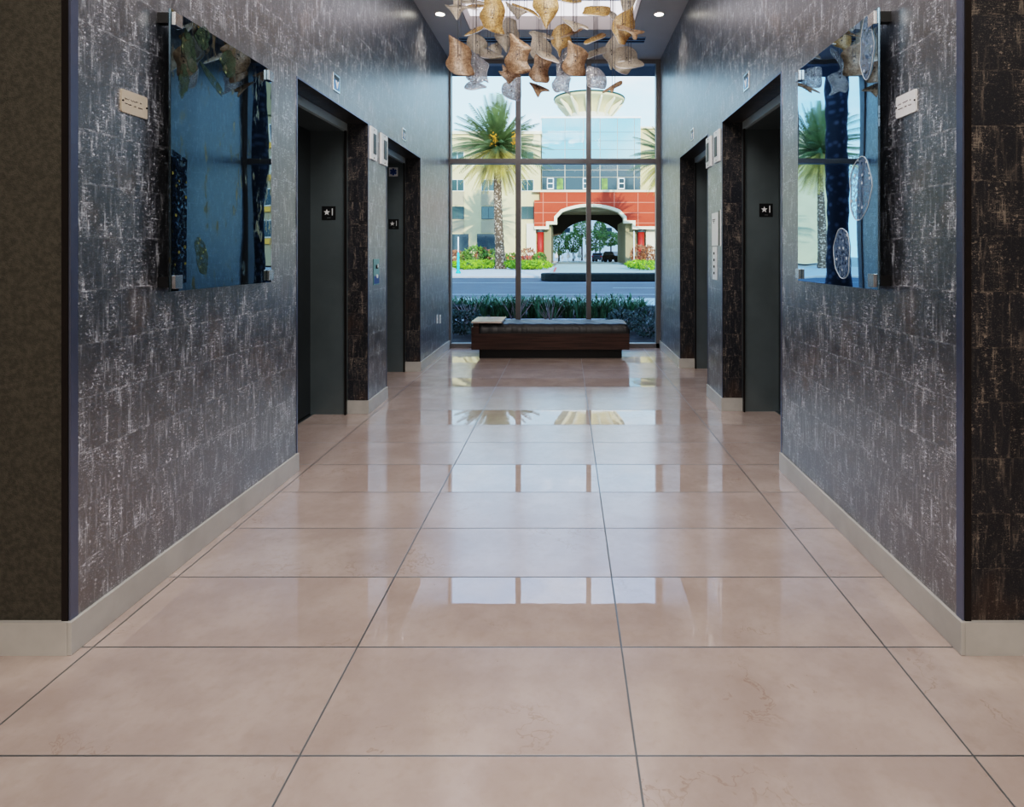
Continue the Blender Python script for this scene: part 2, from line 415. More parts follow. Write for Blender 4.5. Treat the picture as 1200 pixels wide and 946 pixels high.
def parent_world(o):
    v = Vector((0, 0, 0))
    while o: v += o.location; o = o.parent
    return v
def tag(o, label=None, cat=None, group=None, kind=None):
    if label: o['label'] = label
    if cat: o['category'] = cat
    if group: o['group'] = group
    if kind: o['kind'] = kind
    return o
def thing(name, loc, label=None, cat=None, group=None, kind=None):
    o = bpy.data.objects.new(name, None); COL.objects.link(o); o.location = loc; o.empty_display_size = .1
    return tag(o, label, cat, group, kind)
def struct(o, label=None): o['kind'] = 'structure'; return tag(o, label)
def box(name, mat, x0, x1, y0, y1, z0, z1, parent=None, bevel=0): return MB().box(x0, x1, y0, y1, z0, z1).build(name, mat, parent, bevel)

def copy_tree(o, parent=None):
    c = o.copy(); COL.objects.link(c); c.parent = parent
    for ch in list(o.children): copy_tree(ch, c)
    return c

def text(body, size, loc, rot, mat, name, parent, extrude=.0006, shear=0.0, align='CENTER'):
    cu = bpy.data.curves.new('t', 'FONT'); cu.body = body; cu.size = size; cu.extrude = extrude; cu.shear = shear
    cu.align_x = align; cu.align_y = 'CENTER'
    t = bpy.data.objects.new('t', cu); COL.objects.link(t); bpy.context.view_layer.update()
    me = bpy.data.meshes.new_from_object(t.evaluated_get(bpy.context.evaluated_depsgraph_get()))
    bpy.data.objects.remove(t); bpy.data.curves.remove(cu)
    me.materials.clear(); me.materials.append(M[mat])
    from mathutils import Euler
    me.transform(Matrix.Translation(Vector(loc)-parent_world(parent)) @ Euler(rot).to_matrix().to_4x4())
    me.name = name
    o = bpy.data.objects.new(name, me); COL.objects.link(o); o.parent = parent
    return o

# ------------------------------------------------------------------ dimensions
XL, XR = -1.700, 1.357            # wall planes
TW = .17                          # thickness of tiled wall at the portals
YF = 2.105                        # near end of corridor walls
YW = 8.95                         # window plane
ZC = 4.18                         # ceiling
LP = [(3.875, 5.25), (5.80, 7.13)]; RP = [(3.885, 5.345), (5.905, 7.34)]
ZPL, ZPR = 2.475, 2.51
# floor, ceiling
o = MB().box(-6, 6, -5, 9.0, -.1, 0).build('floor', 'floor'); struct(o, 'beige pink stone tile floor, every third row polished')
TX0, TX1, TY0, TY1 = -1.22, .835, 3.4, 7.72
m = MB().box(-6, TX0, -5, 9.0, ZC, ZC+.3).box(TX1, 6, -5, 9.0, ZC, ZC+.3).box(TX0, TX1, -5, TY0, ZC, ZC+.3).box(TX0, TX1, TY1, 9.0, ZC, ZC+.3)
o = m.build('ceiling', 'ceil'); struct(o, 'grey painted ceiling with recessed lit tray')
m = MB().box(TX0-.03, TX0-.001, TY0, TY1, ZC+.001, ZC+.2).box(TX1+.001, TX1+.03, TY0, TY1, ZC+.001, ZC+.2)
m = MB().box(TX0, TX0+.012, TY0, TY1, ZC, ZC+.17).box(TX1-.012, TX1, TY0, TY1, ZC, ZC+.17).box(TX0+.012, TX1-.012, TY1-.012, TY1, ZC, ZC+.17).box(TX0+.012, TX1-.012, TY0, TY0+.012, ZC, ZC+.17)
m.build('trim_1', 'tray'); struct(bpy.data.objects['trim_1'], 'taupe lining of ceiling tray')
m = MB().box(TX0, TX1, TY0, TY1, ZC+.17, ZC+.2); o = m.build('trim_2', 'panel'); struct(o, 'white luminous ceiling tray panel')

def wall(side):
    X = XL if side < 0 else XR; Xo = X+side*TW; ps = LP if side < 0 else RP; ZP = ZPL if side < 0 else ZPR
    m = MB()
    ys = [YF+.02, ps[0][0], ps[0][1], ps[1][0], ps[1][1], YW+.06]
    m.box(X, Xo, ys[0], ys[1], 0, ZC); m.box(X, Xo, ys[2], ys[3], 0, ZC); m.box(X, Xo, ys[4], ys[5], 0, ZC)
    m.box(X, Xo, ys[1], ys[2], ZP, ZC); m.box(X, Xo, ys[3], ys[4], ZP, ZC)
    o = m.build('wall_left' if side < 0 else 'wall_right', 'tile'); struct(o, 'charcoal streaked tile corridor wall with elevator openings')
    # skirting
    b = MB(); t = .014; s = -side
    for y0, y1 in ((YF-t, ys[1]), (ys[2], ys[3]), (ys[4], ys[5]-.07)):
        b.box(X, X+s*t, y0, y1, 0, .113)
    for y in (ys[2], ys[4]):        # reveal returns facing the camera
        b.box(X+s*t, Xo, y-t, y, 0, .113)
    o = b.build('baseboard_left' if side < 0 else 'baseboard_right', 'base', bevel=.002); struct(o, 'pale stone skirting')
    # steel edge trims around the openings
    k = MB()
    for (a, c) in ps:
        k.box(X-s*.012, X+s*.004, a-.012, a-.0, .0, ZP+.01); k.box(X-s*.0, X+s*.004, c, c+.012, .113, ZP+.01); k.box(X, X+s*.004, a-.0, c, ZP, ZP+.010)
    o = k.build('trim_3' if side < 0 else 'trim_4', 'edge'); struct(o, 'thin metal edge trim around elevator openings')
    # near corner strip
    k = MB().box(X-s*.004, X+s*.003, YF-.003, YF+.03, .113, ZC)
    o = k.build('trim_5' if side < 0 else 'trim_6', 'edge'); struct(o, 'blue grey metal corner strip')
    k = MB().box(X-s*.0045, X-s*.026, YF-.006, YF+.0, .113, ZC)
    o = k.build('trim_7' if side < 0 else 'trim_8', 'dbronze'); struct(o, 'dark bronze corner strip')
wall(-1); wall(1)
# near front faces of the two wall ends
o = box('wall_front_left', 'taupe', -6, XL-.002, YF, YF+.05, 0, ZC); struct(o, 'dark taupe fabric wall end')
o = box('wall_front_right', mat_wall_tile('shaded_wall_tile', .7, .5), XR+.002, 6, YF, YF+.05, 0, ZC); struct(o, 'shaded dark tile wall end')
o = box('baseboard_front_left', 'base', -6, XL, YF-.014, YF, 0, .113); struct(o)
o = box('baseboard_front_right', 'base', XR, 6, YF-.014, YF, 0, .113); struct(o)
# lobby behind the camera
o = box('wall_lobby_left', 'lobby', -6.1, -6, -5, YF, 0, ZC); struct(o)
o = box('wall_lobby_right', 'lobby', 6, 6.1, -5, YF, 0, ZC); struct(o)
o = box('wall_lobby_back', 'lobby', -6.1, 6.1, -5.1, -5, 0, ZC); struct(o)

# ------------------------------------------------------------------ elevator doors
def elevator(n, side, a, c, star):
    X = XL if side < 0 else XR; Xo = X+side*TW; Xd = Xo+side*.31; ZP = ZPL if side < 0 else ZPR; ZD = ZP-.065
    d = thing('door_%d' % n, (Xd, (a+c)/2, 0), 'dark steel elevator doorway', kind='structure')
    # jambs (deep returns), header, two door leaves
    for nm, y0, y1 in (('jamb', a-.05, a+.02), ('jamb', c-.025, c+.06)):
        MB().box(Xo, Xd, y0, y1, 0, ZP+.1).build(nm, 'dsteel', d)
    MB().box(Xo, Xo+side*.012, c-.05, c-.025, 0, ZD).build('jamb_lip', 'dbronze', d)
    MB().box(Xo-side*.004, Xo+side*.03, a+.02, c-.025, ZD, ZP-.002).build('header_face', 'hdr', d)
    MB().box(Xo+side*.03, Xd, a+.02, c-.025, ZD, ZP+.1).build('header', 'dsteel', d)
    ym = (a+c)/2
    for y0, y1 in ((a+.02, ym-.002), (ym+.002, c-.025)):
        MB().box(Xd, Xd+side*.04, y0, y1, .012, ZD+.05).build('door_panel', 'dleaf', d)
    MB().box(Xd-side*.035, Xd+side*.06, a+.02, c-.025, 0, .006).build('sill', 'steel', d)
    MB().box(Xd+side*.05, Xd+side*.08, a-.1, c+.1, 0, ZP+.1).build('door_backing', 'black', d)  # unseen sheet added behind the leaves to stop light leaking in
    return d, Xo, Xd
specs = []
for n, side, (a, c) in ((1, -1, LP[0]), (2, -1, LP[1]), (3, 1, RP[0]), (4, 1, RP[1])):
    specs.append(elevator(n, side, a, c, True))

def floor_sign(cx, cy, Y, label):
    c = P(cx, cy, Y); s = .058
    t = thing('floor_number_sign', (c.x, Y, c.z), label, 'sign', 'black star one signs on the elevator jambs')
    MB().box(c.x-s, c.x+s, Y-.004, Y, c.z-s, c.z+s).build('plate', 'black', t, bevel=.001)
    pts = []
    for k in range(10):
        r = .029 if k % 2 == 0 else .0125; w = PI/2+k*PI/5; pts.append((c.x-.016+r*math.cos(w), c.z+.006+r*math.sin(w)))
    MB().prism_y(pts, Y-.0055, Y-.0041).build('star', 'white', t)
    text('1', .088, (c.x+.031, Y-.0048, c.z+.006), (PI/2, 0, 0), 'white', 'numeral', t)
    m = MB()
    for i in range(4): m.box(c.x-.012+i*.008, c.x-.009+i*.008, Y-.0055, Y-.0041, c.z-.042, c.z-.039)
    m.build('braille', 'white', t)
    return t
YJ = [LP[0][1]-.025, LP[1][1]-.025, RP[0][1]-.025]
floor_sign(385.4, 249.8, YJ[0], 'black square sign with white star and 1, first opening on left')
floor_sign(461.5, 262.8, YJ[1], 'black square sign with white star and 1, below the blue medical symbol')
floor_sign(897.6, 246.5, YJ[2], 'black square sign with white star and 1, first opening on right')
# star of life sign
c = P(461, 201.5, YJ[1]); Y = YJ[1]
t = thing('medical_symbol_sign', (c.x, Y, c.z), 'pale square sign with blue six-pointed medical symbol on elevator jamb', 'sign')
MB().box(c.x-.052, c.x+.052, Y-.004, Y, c.z-.052, c.z+.052).build('plate', 'white', t, bevel=.001)
m = MB()
for k in range(3):
    w = k*PI/3+PI/2; ux, uz = math.cos(w), math.sin(w); vx, vz = -uz, ux
    m.prism_y([(c.x+ux*.04*a+vx*.012*b, c.z+uz*.04*a+vz*.012*b) for a, b in ((-1, -1), (1, -1), (1, 1), (-1, 1))], Y-.0055-k*.0003, Y-.0041)
m.build('symbol', 'bluesign', t)

# ---- wall plates; helper in wall coordinates (side, y0..y1, z0..z1)
def wp(side, y0, y1, z0, z1, d0, d1):
    X = XL if side < 0 else XR; s = -side
    return MB().box(X+s*d0, X+s*d1, y0, y1, z0, z1)
def yz(side, x, y):                    # photo pixel -> (Y,Z) on wall plane
    X = XL if side < 0 else XR; Y = X*F/(x-CX); return Y, H+(CY-y)/F*Y

def jewel(side, yc, zc, label):
    X = XL if side < 0 else XR
    t = thing('floor_indicator', (X, yc, zc), label, 'indicator', 'small floor indicators above the elevators')
    wp(side, yc-.065, yc+.065, zc-.065, zc+.065, 0, .006).build('plate', 'steel', t, bevel=.002)
    wp(side, yc-.05, yc+.05, zc-.05, zc+.02, .006, .008).build('display', 'screen', t)
    wp(side, yc-.05, yc+.05, zc+.02, zc+.05, .006, .008).build('dark_strip', 'black', t)  # dark strip across the top of the plate
    s = -side; X_ = X+s*.008
    MB().prism([(-.03, .015), (-.012, .015), (0, -.01), (.012, .015), (.03, .015), (.006, -.042), (-.006, -.042)], (X_, yc, zc), (0, 1, 0), (0, 0, 1), (s*.0012, 0, 0)).build('white_chevron', 'white', t)
jewel(-1, 4.53, 2.625, 'small steel indicator with blue display above first left elevator')
jewel(-1, 6.42, 2.61, 'small steel indicator above the far left elevator')
jewel(1, 4.63, 2.665, 'small steel indicator with dark top above first right elevator')
jewel(1, 6.62, 2.65, 'faint small indicator above the far right elevator')

def lantern(side, x0, x1, ya, yb, label):
    (Y0, z1), (Y1, _) = yz(side, x0, ya), yz(side, x1, ya)
    Y0, Y1 = min(Y0, Y1), max(Y0, Y1); z0 = yz(side, x0 if side < 0 else x1, yb)[1]
    z1, z0 = 2.47, 2.185
    X = XL if side < 0 else XR
    t = thing('hall_lantern', (X, (Y0+Y1)/2, z0), label, 'elevator light', 'tall white hall lanterns on the piers')
    wp(side, Y0, Y1, z0, z1, 0, .018).build('plate', 'white', t, bevel=.003)
    w = (Y1-Y0)
    wp(side, Y0+.36*w, Y1-.2*w, z0+.055, z1-.055, .018, .022).build('lens', 'black', t)
    for z in (z0+.02, z1-.02):
        s = -side; MB().tube([(X+s*.018, (Y0+Y1)/2, z), (X+s*.021, (Y0+Y1)/2, z)], .006, 8).build('screw', 'cable', t)
lantern(-1, 432.6, 439.8, 145, 186, 'white hall lantern beside the first left elevator')
lantern(-1, 445.0, 452.3, 154, 190, 'white hall lantern beside the far left elevator')
lantern(1, 844.6, 838.5, 142, 172, 'white hall lantern beside the first right elevator')
lantern(1, 834.6, 829.2, 150, 186, 'white hall lantern beside the far right elevator')

# call station left
t = thing('call_button_panel', (XL, 5.49, 1.09), 'steel call panel with two buttons on the left pier', 'call panel')
wp(-1, 5.40, 5.56, 1.09, 1.32, 0, .006).build('plate', 'hdrt', t, bevel=.002)
wp(-1, 5.41, 5.55, 1.10, 1.17, .006, .008).build('notice', 'bluesign', t)
for z in (1.25, 1.165):
    MB().tube([(XL+.006, 5.48, z), (XL+.016, 5.48, z)], .017, 16).build('button', 'white' if z < 1.2 else 'black', t)
wp(-1, 5.47, 5.49, 1.245, 1.275, .016, .019).build('indicator', 'white', t)
# right fire-service panel and hall station
t = thing('fire_notice_panel', (XR, 5.68, 1.44), 'tall white notice panel with small dark print on right pier', 'notice panel')
wp(1, 5.50, 5.72, 1.44, 1.74, .0, .006).build('plate', 'white', t, bevel=.001)
mm = MB(); X = XR-.0062
for i in range(3):
    for j in range(6-i*2): mm.box(X-.001, X, 5.69-j*.018-.012-i*.018, 5.69-j*.018-i*.018, 1.675-i*.014, 1.683-i*.014)
mm.build('small_print', 'engrave', t)
t = thing('phone_slot', (XR, 5.44, 1.44), 'narrow black vertical slot beside white notice panel', 'slot panel')
wp(1, 5.405, 5.475, 1.44, 1.75, .0, .006).build('slot', 'black', t)
wp(1, 5.398, 5.405, 1.435, 1.755, .0, .008).build('slot_edge', 'white', t)
t = thing('hall_station', (XR, 5.62, 1.13), 'white elevator button strip with four dark keys on right pier', 'call panel')
wp(1, 5.54, 5.70, 1.13, 1.43, .0, .006).build('plate', 'white', t, bevel=.001)
for k in range(4):
    z = 1.19+k*.06; MB().tube([(XR-.006, 5.62, z), (XR-.013, 5.62, z)], .012, 12).build('key', 'black', t)

# outlets left far wall
for x, lab in ((512.3, 'white wall outlet plate, nearer of the pair'), (515.7, 'white wall outlet plate, nearer the window')):
    Y, z = yz(-1, x, 374)
    t = thing('wall_outlet', (XL, Y, z), lab, 'outlet', 'white outlet plates by the window')
    wp(-1, Y-.035, Y+.035, z-.057, z+.057, 0, .005).build('plate', 'white', t, bevel=.002)
    for dz in (-.02, .02): wp(-1, Y-.012, Y+.012, z+dz-.012, z+dz+.012, .005, .0065).build('socket', 'rim', t)

# ------------------------------------------------------------------ art panels
def rounded(w, h, r, n=5):
    pts = []
    for cx, cy, a0 in ((w/2-r, h/2-r, 0), (-w/2+r, h/2-r, PI/2), (-w/2+r, -h/2+r, PI), (w/2-r, -h/2+r, 1.5*PI)):
        for k in range(n+1): a = a0+k*PI/2/n; pts.append((cx+r*math.cos(a), cy+r*math.sin(a)))
    return pts
def blob(w, h, n=28, wob=.08, seed=1, tip=0):
    rr = random.Random(seed); ph = [rr.uniform(0, 6.28) for _ in range(4)]
    return [((w/2)*math.cos(a)*(1+wob*math.sin(3*a+ph[0])+wob*.6*math.sin(7*a+ph[1])), (h/2)*math.sin(a)*(1+wob*math.sin(2*a+ph[2]))) for a in [2*PI*k/n for k in range(n)]]
def mat_veil(name, col, line, dens):
    m = bpy.data.materials.new(name); m.use_nodes = True; nt = m.node_tree; nt.nodes.clear(); g = G(nt)
    tc = g.n('ShaderNodeNewGeometry').outputs['Position']
    n = g.noise(tc, 60.0, 3, .6); v = g.n('ShaderNodeTexVoronoi'); g.put(v.inputs['Vector'], tc); v.inputs['Scale'].default_value = 24
    dots = g.step(v.outputs['Distance'], .22, .14)
    d = g.n('ShaderNodeBsdfDiffuse'); g.put(d.inputs[0], g.mix(dots, col, line))
    tp = g.n('ShaderNodeBsdfTransparent'); mx = g.n('ShaderNodeMixShader')
    g.put(mx.inputs[0], g.m('ADD', g.m('MULTIPLY', g.step(n, .35, .65), dens), g.m('MULTIPLY', dots, .3), clamp=True))
    nt.links.new(tp.outputs[0], mx.inputs[1]); nt.links.new(d.outputs[0], mx.inputs[2])
    out = g.n('ShaderNodeOutputMaterial'); nt.links.new(mx.outputs[0], out.inputs[0]); return m
M['veil'] = mat_veil('milky_blue_petal', (.30, .42, .58, 1), (.8, .88, .95, 1), .38)
M['veilg'] = mat_veil('olive_leaf_paint', (.07, .11, .08, 1), (.25, .28, .16, 1), .55)
M['veild'] = mat_veil('dark_blue_veil', (.008, .018, .035, 1), (.16, .16, .06, 1), .97)
M['line'] = M['line']
M['petline'] = simple('pale_petal_outline', (.60, .66, .70), .5)

def art(side, label, mir):
    X = XL if side < 0 else XR; s = -side
    Xp = -1.646 if side < 0 else 1.302
    y0, y1 = (2.555, 3.425) if side < 0 else (2.57, 3.46)
    z0, z1 = (1.21, 2.39) if side < 0 else (1.216, 2.40)
    t = thing('glass_art_panel', (X, (y0+y1)/2, z0), label, 'wall art')
    MB().box(Xp-s*.010, Xp, y0, y1, z0, z1).build('glass_sheet', mir, t, bevel=.0015)
    for yy, zz in ((y0, z0), (y0, z1), (y1, z0), (y1, z1)):
        dy = .03 if yy == y0 else -.03; dz = .04 if zz == z0 else -.04
        f = MB().box(X, Xp-s*.0101, yy+dy*.3-.012, yy+dy*.3+.02, zz+dz-.022, zz+dz+.022).build('standoff', 'black', t)
        MB().box(Xp+s*.0003, Xp+s*.016, yy+dy-.026, yy+dy+.026, zz+dz-.028, zz+dz+.028).build('clamp_cap', 'steel', t, bevel=.002)
    def on(x, y): Yp = Xp*F/(x-CX); return Yp, H+(CY-y)/F*Yp
    def shape(pts, cx, cy, mat, nm, rot=0, outline=True):
        Yc, Zc = on(cx, cy); c_, s_ = math.cos(rot), math.sin(rot)
        q = [(a*c_-b*s_, a*s_+b*c_) for a, b in pts]
        MB().prism(q, (Xp+s*.0008, Yc, Zc), (0, 1, 0), (0, 0, 1), (s*.0008, 0, 0)).build(nm, mat, t)
        if outline:
            ring = [Vector((Xp+s*.002, Yc+a, Zc+b)) for a, b in q]; ring.append(ring[0])
            MB().tube(ring, .0017, 4, False).build('petal_outline', 'petline', t)
    if side < 0:
        shape(blob(.085, .19, seed=3, wob=.12), 236, 300, 'veilg', 'painted_leaf', .25, False)
        Yc, Zc = on(212, 263)
        MB().prism([(-.042, -.29), (.055, -.27), (.06, .26), (-.04, .29)], (Xp+s*.0005, y0+.048, 1.515), (0, 1, 0), (0, 0, 1), (s*.001, 0, 0)).build('dark_field', 'veild', t)  # flat tapered dark blue field at the lower near edge
        for k, (x, y, w, h, r) in enumerate(((222, 60, .10, .16, .3), (215, 95, .07, .14, -.2), (238, 45, .12, .10, .4), (268, 75, .14, .12, .2), (250, 95, .20, .05, -.5))):
            shape(blob(w, h, seed=20+k, wob=.15), x, y, 'veilg', 'painted_leaf', r, False)
    else:
        shape(blob(.12, .26, seed=5), 1016, 56, 'veil', 'painted_petal')
        shape(blob(.20, .28, seed=6), 1008, 221, 'veil', 'painted_petal')
        shape(blob(.17, .25, seed=8), 987, 297, 'veil', 'painted_petal')
    return t
art(-1, 'dark blue reflective glass art panel with olive leaves on left wall', 'mirror_l')
art(1, 'blue mirror glass art panel with pale petals on right wall', 'mirror_r')

def plaque(side, yc, zc, w, h, label):
    X = XL if side < 0 else XR; s = -side
    t = thing('art_plaque', (X, yc, zc), label, 'plaque')
    MB().prism(rounded(w, h, .008), (X, yc, zc), (0, 1, 0), (0, 0, 1), (s*.006, 0, 0)).build('plate', 'plaque' if side < 0 else 'white', t)
    for k in (-1, 1): MB().tube([(X+s*.006, yc+k*(w/2-.006), zc), (X+s*.009, yc+k*(w/2-.006), zc)], .0035, 8).build('screw', 'black', t)
    # hand-written engraved lines
    rr = random.Random(3+side); m = MB()
    for z, words in ((.009, (.026, .042, .012)), (-.010, (.040, .018, .026))):
        u = -w/2+.016
        for wd in words:
            pts = []; n = int(wd/.0016)
            for k in range(n):
                pts.append(Vector((X+s*.0066, yc-side*(-1)*0+ (u+k*.0016)*(1 if side < 0 else -1), zc+z+rr.uniform(-.0025, .0035))))
            m.tube(pts, .0007, 4, False); u += wd+.008
    m.build('engraved_script', 'engrave', t)
Y0, z0 = yz(-1, 141, 116); Y1, z1 = yz(-1, 171, 128)
plaque(-1, (Y0+Y1)/2, 1.955, .145, .088, 'champagne metal plaque with engraved script beside left art panel')
Y0, z0 = yz(1, 1051.6, 128); Y1, z1 = yz(1, 1075, 123)
plaque(1, (Y0+Y1)/2, 1.965, abs(Y1-Y0), .088, 'silver metal plaque with engraved script beside right art panel')

# ------------------------------------------------------------------ window
xa, xb = P(524, 0, YW).x, P(772.3, 0, YW).x
zt = ZC
win = thing('window_1', ((xa+xb)/2, YW, 0), 'tall dark framed lobby window of six panes', kind='structure')
def vx(px): return P(px, 0, YW).x
for x0, x1, nm in ((524, 529, 'frame_side'), (768.3, 772.5, 'frame_side'), (604.5, 610.3, 'mullion'), (687, 692.6, 'mullion')):
    MB().box(vx(x0) if x0 > 525 else XL, vx(x1) if x1 < 772 else XR, YW-.06, YW+.07, 0, zt).build(nm, 'alu', win)
zr = P(0, 189.5, YW).z
MB().box(XL, XR, YW-.05, YW+.06, zr-.036, zr+.036).build('transom', 'alu', win)
MB().box(XL, XR, YW-.06, YW+.07, 0, .062).build('frame_sill', 'alu', win)
MB().box(XL, XR, YW-.05, YW+.07, ZC-.06, ZC).build('frame_head', 'alu', win)
for a, b_ in ((529, 604.5), (610.3, 687), (692.6, 768.3)):
    for z_0, z_1 in ((.062, zr-.036), (zr+.036, ZC-.06)):
        MB().quad((vx(a), YW, z_0), (vx(b_), YW, z_0), (vx(b_), YW, z_1), (vx(a), YW, z_1)).build('pane', 'glass', win)
# facade of our own building + soffit of the overhang
m = MB().box(-26, XL-TW-.0, 9.02, 9.3, 0, 5.6).box(XR+TW, 26, 9.02, 9.3, 0, 5.6).box(XL-TW, XR+TW, 9.02, 9.3, ZC+.02, 5.6)
o = m.build('wall_exterior', 'facade'); struct(o, 'outer face of this building')
o = MB().box(-6, 6, 9.3, 9.72, 4.17, 4.5).build('trim_9', 'soffit'); struct(o, 'blue grey overhang above the window')
o = MB().box(XL, XR, 9.01, 9.3, 4.17, 4.2).build('trim_10', 'soffit'); struct(o, 'blue grey soffit above the window')

# ------------------------------------------------------------------ ceiling fittings
def downlight(px, py, label):
    Y = (ZC-H)*F/(CY-py); X = (px-CX)/F*Y
    t = thing('downlight', (X, Y, ZC), label, 'ceiling light', 'recessed round downlights')
    MB().lathe([(.052, -.004), (.075, -.004), (.075, 0)], (X, Y, ZC), 28, False).build('trim_ring', 'ceil', t)
    MB().lathe([(.0005, -.003), (.056, -.003), (.056, -.0005), (.0005, -.0005)], (X, Y, ZC), 28).build('lens', 'lamp', t)
    l = bpy.data.lights.new('downlight_lamp', 'SPOT'); l.energy = 45; l.color = (1, .85, .68); l.spot_size = 1.9; l.spot_blend = .8; l.shadow_soft_size = .05
    lo = bpy.data.objects.new('downlight_lamp', l); COL.objects.link(lo); lo.location = (X, Y, ZC-.02)
    return t
downlight(515.7, 16.4, 'round recessed downlight near the left wall')
downlight(772.3, 16.6, 'round recessed downlight near the right wall')
t = thing('slot_diffuser', (-.19, 8.1, ZC), 'long twin-slot air diffuser in ceiling near window', 'air vent')
MB().box(-1.41, 1.03, 7.98, 8.20, ZC-.002, ZC-.0002).build('backing', 'slot', t)
for y in (7.98, 8.075, 8.17): MB().box(-1.41, 1.03, y, y+.022, ZC-.008, ZC-.0022).build('rail', 'blueslot', t)

